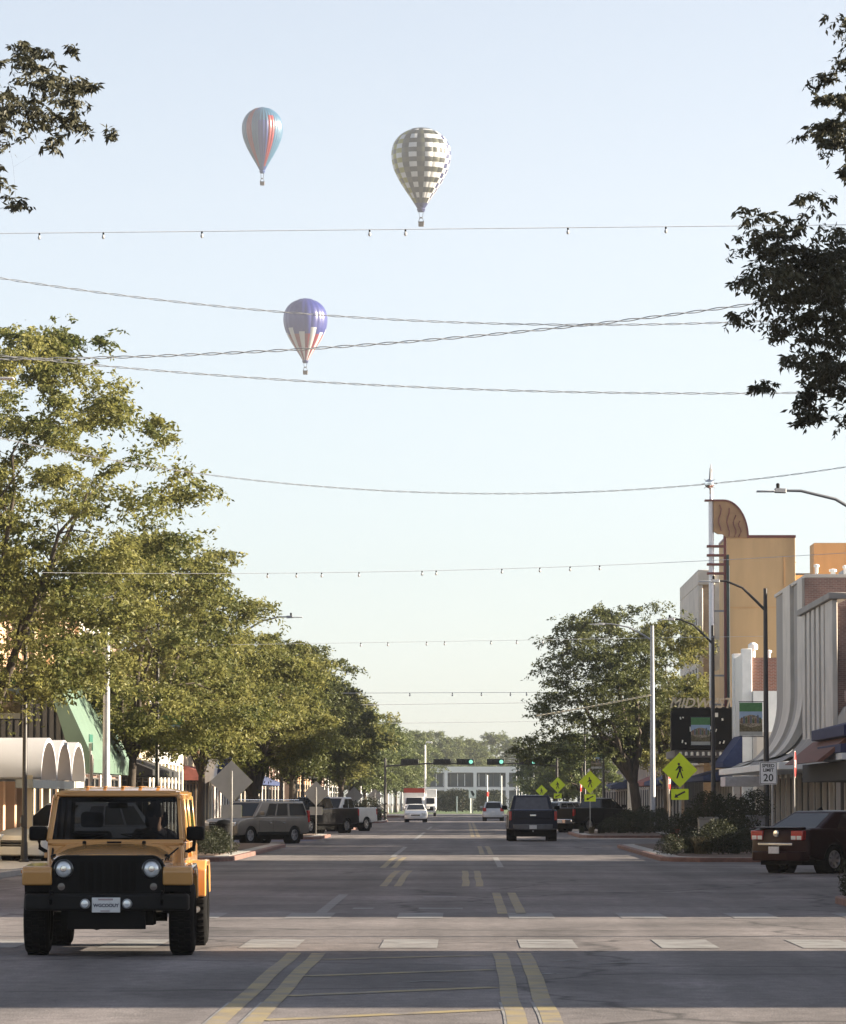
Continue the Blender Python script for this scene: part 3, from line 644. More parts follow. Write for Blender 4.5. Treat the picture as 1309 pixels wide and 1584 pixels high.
# ------------------------------------------------------------------ trees and shrubs
M_bark = mat('bark', (.060,.047,.037), .95, var=.35, scale=8, bump=.8, stretch=(1,1,.2))
M_leaf = leaf_mat('locust_leaf', (.054,.072,.020), (.262,.248,.078), .45)
M_leafd = leaf_mat('shade_dark_leaf', (.040,.052,.018), (.125,.135,.042), .32)  # leaf colour darkened to stand in for crowns in shade
M_leafn = leaf_mat('backlit_near_leaf', (.024,.025,.014), (.070,.066,.036), .15)  # near leaves coloured dark to stand in for backlit shade
M_leaff = leaf_mat('far_leaf', (.06,.085,.03), (.15,.17,.06), .3)
M_shrub = leaf_mat('shrub_leaf', (.012,.018,.009), (.042,.046,.020), .2)
M_bloom = leaf_mat('ornamental_grass', (.10,.085,.045), (.22,.17,.09), .2)

def leaves_mesh(name, P, scale, rng, m, aspect=.42, droop=.5, tri=False):
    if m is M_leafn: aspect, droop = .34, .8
    """P: (n,3) leaf positions; one folded diamond leaf per position"""
    n = len(P); L = (scale * rng.uniform(.6, 1.35, n))[:, None]
    d = rng.normal(size=(n, 3)); d[:, 2] = d[:, 2]*.55 - droop; d /= np.linalg.norm(d, axis=1)[:, None]
    q = rng.normal(size=(n, 3)); s = np.cross(d, q); s /= np.linalg.norm(s, axis=1)[:, None] + 1e-9
    nn = np.cross(d, s)
    v = np.empty((n, 4, 3)); v[:, 0] = P; v[:, 1] = P + d*L*.45 + s*L*aspect*.5 + nn*L*.06; v[:, 2] = P + d*L; v[:, 3] = P + d*L*.45 - s*L*aspect*.5 + nn*L*.06
    me = bpy.data.meshes.new(name); me.vertices.add(4*n); me.vertices.foreach_set('co', v.reshape(-1))
    me.loops.add(4*n); me.loops.foreach_set('vertex_index', np.arange(4*n, dtype=np.int32)); me.polygons.add(n)
    me.polygons.foreach_set('loop_start', np.arange(0, 4*n, 4, dtype=np.int32)); me.polygons.foreach_set('loop_total', np.full(n, 4, dtype=np.int32))
    me.materials.append(m); me.update(); me.validate(); return me

def sprays(C, S, per, rng, flat=.45, drop=.35, ref=None):
    """leaf positions hung along short twigs that radiate through every clump (centre C, size S)"""
    out = []; tw = []
    for c, s in zip(C, S):
        nt = max(5, int(per/16*(1 if ref is None else max(1, s/ref)**1.6)))
        d = rng.normal(size=(nt, 3)); d[:, 2] = d[:, 2]*.5 + .15; d /= np.linalg.norm(d, axis=1)[:, None]
        ln = s*rng.uniform(.55, 1.15, nt)
        t = rng.uniform(.1, 1, (nt, 16, 1))
        base = c + rng.normal(size=(nt, 3))*s*np.array([.35,.35,.18])
        p = base[:, None, :] + d[:, None, :]*np.array([1,1,flat*1.6])*ln[:, None, None]*t
        p[:, :, 2:] -= (t**2)*ln[:, None, None]*drop
        p += rng.normal(size=p.shape)*s*.055
        out.append(p.reshape(-1, 3))
    return np.concatenate(out)

def limbs(C, base_h, fork, rng, r0, main=6, top=None, lean=(0,0), ext=None):
    """trunk, curved main limbs and a branch to every clump; C local clump centres"""
    mb = MB(); top = top or C[:, 2].max()
    fk = Vector((lean[0]*fork, lean[1]*fork, fork))
    tr = [Vector((0,0,-.1)), Vector((0,0,.25)), Vector((lean[0]*fork*.35+rng.normal()*.06, lean[1]*fork*.35+rng.normal()*.06, fork*.5)), fk]
    mb.tube(tr, [r0*1.5, r0*1.1, r0*.92, r0*.85], 9)
    samples = [(fk, r0*.7)]
    cen = C.mean(axis=0); cen = cen if ext is None else np.array([0, 0, cen[2]]); ext = ext or np.abs(C[:, :2]-cen[:2]).max()
    for i in range(main):
        a = 2*math.pi*(i + rng.uniform(-.3, .3))/main; rad = ext*(.0 if i == 0 else rng.uniform(.35, .7)); h = (top-fork)*(.85 if i == 0 else rng.uniform(.35, .8))
        e = Vector((cen[0]*.8 + math.cos(a)*rad, cen[1]*.8 + math.sin(a)*rad, fork + h)); pts = []
        for j in range(8):
            t = j/7; p = fk.lerp(e, t); p.z += math.sin(t*math.pi)*.12*h*rng.uniform(.3, 1); p.x += rng.normal()*.07*j/3; p.y += rng.normal()*.07*j/3; pts.append(p)
        rs = [r0*(.62*(1-t/7)**.9 + .07) for t in range(8)]
        mb.tube(pts, rs, 7); samples += [(p, r) for p, r in zip(pts[1:], rs[1:])]
    SP = [list(p) for p, r in samples]; RS = [r for p, r in samples]; DP = [0]*len(SP)
    fkv = np.array(list(fk)); order = np.argsort(np.linalg.norm(C - fkv, axis=1))
    for ci in order:
        c = C[ci]; A = np.array(SP); dd = np.linalg.norm(A - c, axis=1) + np.maximum(0, A[:, 2]-c[2])*.8 + np.array(DP)*.12; k = int(dd.argmin()); p, r = Vector(SP[k]), RS[k]; e = Vector(c)
        ln = (e-p).length; mid = p.lerp(e, .5); mid.z += ln*rng.uniform(-.02, .12); mid.x += rng.normal()*.06*ln; mid.y += rng.normal()*.06*ln
        rb = min(r*.7, .014 + .010*ln); mb.tube([p, mid, e], [rb, rb*.8, rb*.6], 4, cap=False)
        SP += [list(mid), list(e)]; RS += [rb*.8, rb*.6]; DP += [DP[k]+1, DP[k]+1]
    return mb

def crown_clumps(rng, n, R_, z0, z1, size, power=1.0, lob=.22, cx=0, cy=0, mid=.42):
    ph = rng.uniform(0, 6.28, 6); C = []; S = []
    while len(C) < n:
        t = rng.uniform(0, 1); a = rng.uniform(0, 6.283)
        prof = math.sqrt(max(0, 1-((t-mid)/(mid if t < mid else 1-mid))**2))**power
        rr = R_*max(.12, prof)*(1 + lob*math.sin(2*a+ph[0]) *.6 + lob*math.sin(3*a+ph[1]+t*4)*.6 + lob*.8*math.sin(7*t+ph[2]+a))
        f = rng.uniform(0, 1)**.42
        C.append((cx + rr*f*math.cos(a), cy + rr*f*math.sin(a), z0 + (z1-z0)*t)); S.append(size*rng.uniform(.6, 1.25)*(1.1 - .35*t))
    return np.array(C), np.array(S)

def tree(name, label, loc, H, base, R_, seed, nclump=130, per=330, leaf=.13, size=1.0, m=None, fork=None, r0=.2, group=None, main=6, cx=0, cy=0, lean=(0,0), extra=None, mid=.42, power=.8, lob=.22, limb_ext=None):
    rng = np.random.default_rng(seed)
    C, S = crown_clumps(rng, nclump, R_, base, H-.3, size, lob=lob, cx=cx, cy=cy, mid=mid, power=power)
    if extra is not None: C = np.concatenate([C, np.array([e[:3] for e in extra])]); S = np.concatenate([S, np.array([e[3] for e in extra])])
    t = thing(name, label, 'tree', loc, 0, group)
    limbs(C, base, fork or base*.75, rng, r0, main, H*.9, lean, limb_ext).build('trunk', M_bark, t, smooth=True, ang=60)
    P = sprays(C, S, per, rng, ref=None if limb_ext is None else .33)
    link('crown', leaves_mesh('crown', P, leaf, rng, m or M_leaf), t)
    return t
GL = 'honey locust trees along the left pavement'
def L(px, d): return (gx(px, d), d, 0)
tree('street_tree', 'tallest leafy green tree, at the left edge above the vaulted canopy', L(-42,102), 13.9, 4.2, 3.75, 11, 280, 300, .135, .72, group=GL, fork=3.6, r0=.17, cx=1.55, lean=(.1,0), mid=.36, power=.7, main=9)
tree('street_tree', 'yellowish green tree with slim stems behind the mint mansard', L(205,132), 10.6, 3.5, 3.9, 23, 200, 310, .15, .75, group=GL, fork=3.0, r0=.15, cx=.6)
tree('street_tree', 'broad yellowish tree over the tan sports utility car', L(312,148), 9.6, 3.3, 3.6, 29, 190, 310, .15, .75, group=GL, fork=2.6, r0=.15)
tree('street_tree', 'tree with thick forked dark trunk behind the tan sports utility car', L(396,176), 9.2, 3.3, 3.75, 37, 190, 330, .16, .78, group=GL, fork=1.9, r0=.30, lean=(-.06,0), main=7)
tree('street_tree', 'shade-darkened green tree above the parked black and white pickups', L(452,212), 10.0, 3.2, 3.4, 41, 160, 330, .17, .8, m=M_leafd, group=GL)
tree('street_tree', 'shade-darkened green tree just before the rows of lamp poles on the left', L(492,252), 9.8, 3.4, 3.6, 43, 150, 310, .19, .85, m=M_leafd, group=GL)
tree('street_tree', 'leafy tree left of the far traffic signals', L(528,300), 10.0, 3.6, 3.9, 47, 130, 220, .21, 1.0, group=GL)
proto = []
for i, (px, d, h, r_) in enumerate(((546,350,10.0,4.0), (564,400,10.4,4.2), (580,455,10.6,4.4))):
    proto.append(tree('street_tree', ['green tree beyond the far signals, first of the far left row', 'green tree in the middle of the far left row', 'rounded green tree of the far left row'][i], L(px,d), h, 3.2, r_, 60+i, 110, 170, .28, 1.15, m=M_leaff, group=GL))
for i, (px, d, s) in enumerate(((598,520,1.05), (612,600,1.15), (622,690,1.25))):
    c = copy_tree(proto[i % 3]); c.location = L(px, d); c.scale = (s, s, s); c.rotation_euler.z = 1.3*i+.5; c['label'] = ['tree of the far left row, third from its end', 'tree of the far left row, second from its end', 'last tree at the end of the left row'][i]
GR = 'trees along the right pavement'
rng_ = np.random.default_rng(5)
def px_clumps(lst, d, loc, seed, size, dup=None, shift=0):
    r_ = np.random.default_rng(seed); out = []
    for (px, py, k) in (lst if dup is None else [(a + r_.normal()*dup, b + r_.normal()*dup, c*.9) for (a, b, c) in lst for _ in range(2)]):
        p = at(px + shift, py, d); out.append((p.x-loc[0], r_.uniform(-1.6, 1.6)+ (d-loc[1]), p.z-loc[2], size*k*r_.uniform(.8, 1.15)))
    return out
lr = (gx(990,216), 216, 0)
ex = px_clumps([(830,1150,.9),(815,1160,.6),(850,1130,1),(880,1110,1),(870,1060,.9),(860,1075,.8),(855,1028,.8),(890,1010,1),(905,985,1),(930,985,1),(925,1100,1.1),(900,1140,1.1),(860,1150,1),(945,1140,1.1),(940,960,.9),(980,945,.9),(1020,940,.9),(1050,960,.9),(955,1110,1),(970,1130,1),(840,1100,.8),(850,1168,.6),(880,1165,.8),(1010,1100,1)], 216, lr, 3, 1.05) + px_clumps([(800,1158,.5),(822,1140,.7),(812,1170,.5),(835,1175,.6),(845,1085,.8),(865,1100,1),(890,1075,1),(910,1040,1),(880,1030,.9),(915,1010,1),(945,1010,1),(930,1050,1),(960,980,1),(900,1165,.9),(925,1160,1),(950,1165,.9),(970,1090,1),(985,1050,1),(1000,985,1)], 216, lr, 13, 1.0)
tree('street_tree', 'large spreading dark tree with leaning trunk on the right, before the cinema marquee', lr, 12.0, 4.4, 3.3, 71, 110, 330, .17, .9, m=M_leafd, group=GR, fork=2.6, r0=.3, cx=-1.8, extra=ex, lean=(-.12,0), main=8)
tree('street_tree', 'sunlit yellow green tree between the large dark tree and the office block', (gx(1030,238), 238, 0), 12.4, 3.8, 3.3, 73, 140, 240, .19, .95, group=GR, r0=.22)
for i, (px, d, h, r_) in enumerate(((902,345,7.6,3.2), (878,430,8.6,3.6), (858,470,8.8,4.0))):
    tree('street_tree', ['small pale green tree behind the second pedestrian sign', 'green tree behind the third pedestrian sign', 'green tree near the far right signal'][i], (gx(px,d), d, 0), h, 2.4, r_, 80+i, 90, 190, .24, .95, m=M_leaff, group=GR)
for i, (px, d) in enumerate(((842,540), (832,620))):
    c = copy_tree(proto[(i+1) % 3]); c.location = (gx(px,d), d, 0); c.scale = (.9,.9,.85); c.rotation_euler.z = 2.2*i+1; c['label'] = ['far tree on the right beside the row of lamp poles', 'farthest tree on the right pavement'][i]; c['group'] = GR
# belt of trees behind the closing building
for i, (px, d, h, s) in enumerate(((636,760,15.5,1), (652,900,17,1), (672,930,17.5,1), (692,905,16.5,1), (712,940,16.5,1), (732,915,15.5,1), (752,945,13,1), (772,1020,19,1.2), (800,950,15,1))):
    c = copy_tree(proto[i % 3]); c.location = (gx(px,d), d, 0); k_ = h/10.4; c.scale = (k_*.85*s, k_*.85*s, k_); c.rotation_euler.z = 1.7*i; c['group'] = 'trees behind the closing building'
    c['label'] = 'far hazy tree behind the end building, number %s from the left' % ('first second third fourth fifth sixth seventh eighth ninth'.split()[i])
    c['label'] = c['label'].replace('number ', '')
# near trees whose outer branches hang into the frame
def near_tree(label, loc, H, base, R_, seed, px_list, d, n, size):
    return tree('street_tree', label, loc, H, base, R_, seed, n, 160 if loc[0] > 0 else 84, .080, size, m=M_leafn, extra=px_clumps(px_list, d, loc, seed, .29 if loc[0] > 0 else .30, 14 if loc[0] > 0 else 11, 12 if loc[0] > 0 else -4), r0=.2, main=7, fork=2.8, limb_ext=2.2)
pr = [(1380,470,1.4),(1440,480,1.4),(1350,610,1.2),(1400,560,1.3),(1350,250,1.2),(1380,330,1.3),(1345,130,1.1),(1345,20,1.2),(1160,358,1),(1190,350,.9),(1215,362,1),(1245,345,.9),(1280,345,.9),(1165,395,1),(1200,395,1.1),(1240,390,1.2),(1280,385,1.2),(1180,430,1),(1215,435,1.1),(1255,430,1.2),(1295,425,1.2),(1160,450,.7),(1195,470,1),(1230,475,1.1),(1270,470,1.2),(1300,465,1.2),(1210,500,.8),(1250,505,.9),(1290,505,1),(1300,540,.9),(1270,520,.6),
      (1200,575,.7),(1225,575,.7),(1245,600,.8),(1270,575,.9),(1295,570,1),(1240,635,.6),(1265,615,.8),(1290,600,1),(1305,625,1),(1300,650,.8),(1275,185,.6),(1290,200,.8),(1305,180,.9),(1302,215,.8),(1270,208,.4),(1300,240,.5),(1305,40,.7),(1308,100,.5),(1200,412,1.2),(1240,450,1.2),(1285,445,1.3),(1265,405,1.3),(1225,410,1.2),
      (1300,400,1.4),(1320,380,1.4),(1320,440,1.5),(1320,500,1.3),(1320,590,1.3),(1320,200,1.2),(1330,60,1.2)]
near_tree('near tree at the right edge whose dark leafy branches hang into the sky', (8.3, 43.0, 0), 12.2, 5.4, 3.5, 101, pr, 42, 130, .75)
pl = [(-60,170,1.4),(-110,190,1.4),(-160,230,1.4),(-60,300,1.2),(-40,120,1.2),(12,150,1.3),(30,160,1.1),(55,150,1),(20,120,.8),(40,95,.7),(60,115,.8),(85,110,.9),(105,115,.8),(118,95,.4),(90,135,.9),(70,135,1),(110,140,.6),(120,165,.5),(105,180,.6),(135,180,.5),(60,185,.6),(40,190,.7),(15,185,1),(35,70,.5),(55,60,.4),(5,165,1.2),(8,215,.5),(145,168,.3),(5,290,.6),(18,285,.4),(45,160,1.1),(75,160,.7),(-15,150,1.4),(-20,290,1)]
near_tree('near tree beyond the left edge whose leafy branch tip hangs into the top corner', (-8.7, 42.6, 0), 12.6, 7.0, 2.8, 103, pl, 42, 110, .75)

# shrubs and ornamental grasses in the kerb extensions
def shrub_mesh(seed, r_, h, n, leaf, m):
    rng = np.random.default_rng(seed); a = rng.uniform(0, 6.283, n); t = rng.uniform(0, 1, n); f = rng.uniform(0, 1, n)**.4
    pr_ = np.sqrt(np.clip(1-((t-.35)/.66)**2, .02, 1))*(1+.25*np.sin(3*a+seed)+.15*np.sin(5*a+9*t)); P = np.stack([r_*f*pr_*np.cos(a), r_*f*pr_*np.sin(a), .05+h*t*(1+.1*np.sin(4*a))], 1)
    return leaves_mesh('foliage', P, leaf, rng, m, droop=-.3)
def grass_mesh(seed, r_, h, n, m):
    rng = random.Random(seed); mb = MB()
    for i in range(n):
        a = rng.uniform(0, 6.283); rr = r_*.35*rng.random()**.5; l = h*rng.uniform(.6, 1.1); o = rng.uniform(.25, .8)*r_; b = rng.uniform(0, 6.28); w = .012
        x, y = rr*math.cos(a), rr*math.sin(a); s = (math.sin(b)*w, -math.cos(b)*w)
        p = [(x + math.cos(b)*o*t*t, y + math.sin(b)*o*t*t, .02 + l*(t-.35*t*t*t)) for t in (0, .4, .75, 1)]
        vs = []
        for j, q in enumerate(p[:3]): vs += [(q[0]-s[0]*(1-j*.25), q[1]-s[1]*(1-j*.25), q[2]), (q[0]+s[0]*(1-j*.25), q[1]+s[1]*(1-j*.25), q[2])]
        vs.append(p[3]); mb.add(vs, [(0,1,3,2),(2,3,5,4),(4,5,6)])
    me = bpy.data.meshes.new('blades'); me.from_pydata(mb.v, [], mb.f); me.materials.append(m); return me
def stems_mesh(seed, r_, h):
    rng = random.Random(seed); mb = MB()
    for i in range(6):
        a = rng.uniform(0, 6.28); mb.tube([(0,0,0), (.3*r_*math.cos(a), .3*r_*math.sin(a), h*.4), (.6*r_*math.cos(a), .6*r_*math.sin(a), h*.75)], [.02,.014,.006], 4)
    me = bpy.data.meshes.new('stems'); me.from_pydata(mb.v, [], mb.f); me.materials.append(M_bark); return me
SH = [shrub_mesh(200+i, .75, .95, 2600, .085, M_shrub) for i in range(3)]; ST = [stems_mesh(i, .75, .9) for i in range(3)]
GRS = [grass_mesh(300+i, .7, .95, 260, M_bloom if i else M_shrub) for i in range(2)]
def shrub(label, x, y, s, i, kind='shrub', group=None, z=.15, sz=1.0):
    t = thing('shrub' if kind == 'shrub' else 'ornamental_grass', label, 'shrub' if kind == 'shrub' else 'grass clump', (x, y, z), i*1.7, group); t.scale = (s, s, s*sz)
    if kind == 'shrub': link('foliage', SH[i % 3], t); link('stems', ST[i % 3], t)
    else: link('blades', GRS[i % 2], t)
    return t
ORD = 'first second third fourth fifth sixth seventh eighth ninth tenth eleventh twelfth thirteenth fourteenth fifteenth'.split()
def ordinals(prefix):
    for kind_ in ('shrub', 'ornamental_grass'):
        os_ = sorted([o for o in COL.objects if o.parent is None and o.name.split('.')[0] == kind_ and str(o.get('label', '')).find(prefix) >= 0], key=lambda o: o.location.x/o.location.y)
        for k, o in enumerate(os_): o['label'] = o['label'] + ', ' + ORD[k] + ' from the left'
gA = 'plants in the near right kerb extension'
rr = random.Random(9); i = 0
for (px, d, s, kd) in ((1068,119,.75,'g'),(1085,118,.8,'g'),(1100,119,.8,'s'),(1118,118,.85,'s'),(1137,119,.6,'g'),(1155,120,.65,'s'),(1172,121,.6,'g'),(1110,125,.9,'s'),(1130,128,.9,'s'),(1150,130,1.0,'s'),(1170,131,.95,'g'),(1060,130,.6,'g'),(1078,128,.8,'g'),(1095,135,1.1,'s'),(1120,140,1.6,'s'),(1140,142,1.5,'s'),(1075,140,1.2,'s'),(1055,143,1.0,'s'),(1045,125,.5,'g'),(1038,117,.55,'s')):
    shrub(('dark shrub' if kd == 's' else 'clump of grass blades') + ' in the planting beside the near pedestrian sign', gx(px,d), d, s, i, 'shrub' if kd == 's' else 'grass', gA + (', shrubs' if kd == 's' else ', grasses')); i += 1
gB = 'plants in the second right kerb extension'
for (px, d, s, kd) in ((900,196,.5,'g'),(915,194,.5,'g'),(930,194,.7,'g'),(945,195,.7,'s'),(962,195,.8,'g'),(980,194,.9,'s'),(998,196,.9,'s'),(1012,198,1.0,'s'),(940,200,.6,'g'),(970,202,1.05,'s'),(1000,206,1.2,'s'),(1020,205,1.1,'s'),(1035,204,.9,'g')):
    shrub(('dark shrub' if kd == 's' else 'clump of grass blades') + ' in the planting below the second pedestrian sign', gx(px,d), d, s, i, 'shrub' if kd == 's' else 'grass', gB + (', shrubs' if kd == 's' else ', grasses')); i += 1
for (px, d, s, kd) in ((325,120,.55,'s'),(340,118,.6,'s'),(334,124,.7,'s'),(318,117,.6,'s'),(346,121,.45,'s')):
    shrub('low dark shrub below the grey sign back', gx(px,d), d, s, i, 'shrub', 'shrubs in the near left kerb extension'); i += 1
for (px, d, s, kd) in ((1322,65.5,.36,'s'),(1345,66,.7,'s')):
    shrub('shrub at the right edge on the nearest kerb extension', gx(px,d), d, s, i, 'shrub', 'shrubs at the right edge'); i += 1
for (px, d, s, kd) in ((520,243,1.2,'g'),(535,245,1.3,'g'),(548,246,1.4,'s'),(560,315,1.6,'g'),(572,316,1.7,'s'),(583,318,1.5,'g')):
    shrub(('shrub' if kd == 's' else 'tall clump of grass') + ' in the far left kerb extensions', gx(px,d), d, s, i, 'shrub' if kd == 's' else 'grass', ('shrubs' if kd == 's' else 'grasses') + ' in the far left kerb extensions'); i += 1
for (px, d, s) in ((690,640,3.0),(705,660,3.4),(716,640,3.2),(740,660,3.2),(752,650,3.0),(765,660,3.2),(680,700,3.2),(664,690,3.2)):
    shrub('shrub on the lawn before the building closing the street', gx(px,d), d, s, i, 'shrub', 'shrubs on the far lawn', .0, 1.0); i += 1

for p_ in ('beside the near pedestrian sign', 'below the second pedestrian sign', 'below the grey sign back', 'on the nearest kerb extension', 'in the far left kerb extensions', 'closing the street'): ordinals(p_)
# ------------------------------------------------------------------ vehicles (local frame: forward +Y, right +X)
def carpaint(name, col, metal=.35, rough=.32, coat=.5):
    return mat(name, col, rough, metal, var=.05, scale=3, coat=coat, stain=.06, spec=.5 if coat > .3 else (.2 if coat > .1 else .1))
WH = {}
def wheel_meshes(r, w, rimr, spokes, key, rim_m, block=False):
    k = (r, w, rimr, spokes, key)
    if k in WH: return WH[k]
    t = MB(); pr = [(rimr, -w/2+.02), (rimr+.02, -w/2), (r-.05, -w/2+.005), (r-.015, -w/2+.03), (r, -w/2+.06), (r, w/2-.06), (r-.015, w/2-.03), (r-.05, w/2-.005), (rimr+.02, w/2), (rimr, w/2-.02)]
    t.lathe(pr, 'x', 32)
    if block:
        for k2 in range(34):
            a = 2*math.pi*k2/34
            for xx in (-w/2+.035, -.035, .04):
                m = Matrix.Rotation(a + (.06 if xx == -.035 else 0), 3, 'X'); x1 = xx + (.075 if xx < .03 else w/2-.035-.04)
                vs = [m @ Vector(p) for p in ((xx,-.022,r-.01),(x1,-.022,r-.01),(x1,.022,r-.01),(xx,.022,r-.01),(xx,-.02,r+.016),(x1,-.02,r+.016),(x1,.02,r+.016),(xx,.02,r+.016))]
                t.hexa(vs)
    to = t.build('tyre', M_rubber, None, smooth=True, ang=40); tm = to.data; bpy.data.objects.remove(to)
    g = MB(); g.lathe([(rimr+.005, -w/2+.02), (rimr-.02, -w/2+.03), (rimr-.03, -.02), (.02, -.03)], 'x', 28)
    g.lathe([(rimr+.005, w/2-.02), (rimr-.022, w/2-.015), (rimr-.035, w/2-.07), (rimr-.04, -.01)], 'x', 28)
    g.lathe([(0, w/2-.035), (.05, w/2-.04), (.06, w/2-.06), (.06, 0)], 'x', 14)
    for i in range(spokes):
        m = Matrix.Rotation(2*math.pi*i/spokes, 3, 'X'); h = .028
        g.hexa([m @ Vector(p) for p in ((w/2-.09,-h,.03),(w/2-.05,-h,.03),(w/2-.05,h,.03),(w/2-.09,h,.03),(w/2-.08,-h*1.5,rimr-.02),(w/2-.03,-h*1.5,rimr-.02),(w/2-.03,h*1.5,rimr-.02),(w/2-.08,h*1.5,rimr-.02))])
    go = g.build('rim', rim_m, None, smooth=True, ang=30); gm = go.data; bpy.data.objects.remove(go)
    WH[k] = (tm, gm); return WH[k]
def wheels(t, xs, ys, r, w, rimr=None, spokes=6, rim_m=None, block=False, steer=0):
    tm, gm = wheel_meshes(r, w, rimr or r*.62, spokes, (rim_m or M_rim).name, rim_m or M_rim, block)
    for j, y in enumerate(ys):
        for sx in (-1, 1):
            e = link('wheel', None, t, (sx*xs, y, r)); e.rotation_euler = (0, 0, (0 if sx > 0 else math.pi) + (steer if j == 0 else 0))
            link('tyre', tm, e); link('rim', gm, e)

def arch(y, r, zb, n=10):
    """arch points from front to rear below a body whose sill height is zb"""
    a0 = math.asin(min(1, max(-1, (zb - r*.95/1.08)/(r*1.16)))); ra = r*1.16; cz = r*.95/1.08
    return [(y + ra*math.cos(a), cz + ra*math.sin(a)) for a in [a0 + (math.pi-2*a0)*i/n for i in range(n+1)]]

def hull(t, top, zb, ax, r, W, m, bow=.10, bow_r=.06, tuck=.05, bed=None, bevel=.05, name='body'):
    """top: list of (y,z) from rear bottom, over the top, to front bottom; arches are cut into the sill"""
    out = list(top); ay = sorted(ax, reverse=True)
    for y in ay: out += arch(y, r, zb)
    ymax = max(p[0] for p in out); ymin = min(p[0] for p in out)
    fr = [-1,-.9,-.87,-.5,0,.5,.87,.9,1] if bed else [-1,-.8,-.45,0,.45,.8,1]
    n = len(out); vs = []; fs = []
    zmax = max(p[1] for p in out)
    for f in fr:
        for (y, z) in out:
            x = f*W/2*(1 - tuck*max(0, (z-.65*zmax)/(zmax*.35))**1.5 - .02*max(0, (.55-z))/.3)
            ty = (y-(ymin+ymax)/2)/((ymax-ymin)/2)
            yy = y - (bow*f*f*max(0, ty)**4 if ty > 0 else -bow_r*f*f*max(0, -ty)**4)
            zz = z
            if bed and abs(f) < .89 and bed[0]-1e-3 <= y <= bed[1]+1e-3 and z > bed[2]: zz = bed[2]-.45
            if abs(f) < .7 and ax and z < r*1.9 and z > zb+.01: pass
            vs.append((x, yy, zz))
    for i in range(len(fr)-1):
        for k in range(n): fs.append((i*n+k, i*n+(k+1)%n, (i+1)*n+(k+1)%n, (i+1)*n+k))
    fs += [tuple(range(n))[::-1], tuple(range((len(fr)-1)*n, len(fr)*n))]
    mb = MB(); mb.add(vs, fs)
    me = bpy.data.meshes.new(name); me.from_pydata(mb.v, [], mb.f); me.materials.append(m)
    bm = bmesh.new(); bm.from_mesh(me); bmesh.ops.recalc_face_normals(bm, faces=bm.faces)
    caps = sorted(bm.faces, key=lambda f: -len(f.verts))[:2]
    es = list({e for f in caps for e in f.edges})
    for f_ in bm.faces: f_.smooth = f_ not in caps
    bmesh.ops.bevel(bm, geom=es, offset=bevel, segments=3, profile=.5, affect='EDGES', clamp_overlap=True)
    big = [f for f in bm.faces if len(f.verts) > 8]
    for f_ in bm.faces: f_.smooth = f_ not in big
    for f_ in bmesh.ops.triangulate(bm, faces=[f for f in bm.faces if len(f.verts) > 4])['faces']: f_.smooth = False
    bm.to_mesh(me); bm.free(); me.set_sharp_from_angle(angle=R(32))
    return link(name, me, t)

def quad_pane(parent, name, c, u0, u1, v0, v1, m, off=.008, th=.012):
    """c: corners bl, br, tr, tl (seen from outside, counter-clockwise); pane on its surface"""
    c = [Vector(p) for p in c]
    def P(u, v): return c[0].lerp(c[1], u).lerp(c[3].lerp(c[2], u), v)
    q = [P(u0,v0), P(u1,v0), P(u1,v1), P(u0,v1)]; nrm = (q[1]-q[0]).cross(q[3]-q[0]).normalized()
    return MB().hexa([p + nrm*(off-th) for p in q] + [p + nrm*off for p in q]).build(name, m, parent, bevel=.004, seg=1)

def cabin(t, yr, yf, zb, tyr, tyf, zt, wb, wt, m, gm, splits, rear=True, bulge=.03, solid=None):
    """glasshouse: painted pillars and roof round a dark interior, glass panes laid on"""
    b = [(-wb,yr,zb),(wb,yr,zb),(wb,yf,zb),(-wb,yf,zb)]; tp = [(-wt,tyr,zt),(wt,tyr,zt),(wt,tyf,zt),(-wt,tyf,zt)]
    MB().hexa(b + tp).build('cabin', m, t, bevel=.055, seg=3)
    cr = MB(); n = 6   # crowned roof skin
    vs = []; fs = []
    for i in range(n+1):
        for j in range(n+1):
            u, v = i/n, j/n; x = (u*2-1)*(wt-.06); y = tyr+.07 + (tyf-tyr-.14)*v; vs.append((x, y, zt-.01 + bulge*(1-(2*u-1)**2)*(1-(2*v-1)**4)))
    for i in range(n):
        for j in range(n): fs.append((i*(n+1)+j, (i+1)*(n+1)+j, (i+1)*(n+1)+j+1, i*(n+1)+j+1))
    cr.add(vs, fs).build('roof', m, t, smooth=True)
    quad_pane(t, 'windshield', (b[2], b[3], tp[3], tp[2]), .06, .94, .06, .90, gm)
    if rear: quad_pane(t, 'rear_window', (b[0], b[1], tp[1], tp[0]), .09, .91, .12, .88, gm)
    for s in (1, -1):
        c = (b[1], b[2], tp[2], tp[1]) if s > 0 else (b[3], b[0], tp[0], tp[3])
        for (u0, u1) in splits:
            a, e = (u0, u1) if s > 0 else (1-u1, 1-u0); quad_pane(t, 'side_window', c, a, e, .10, .86, gm)

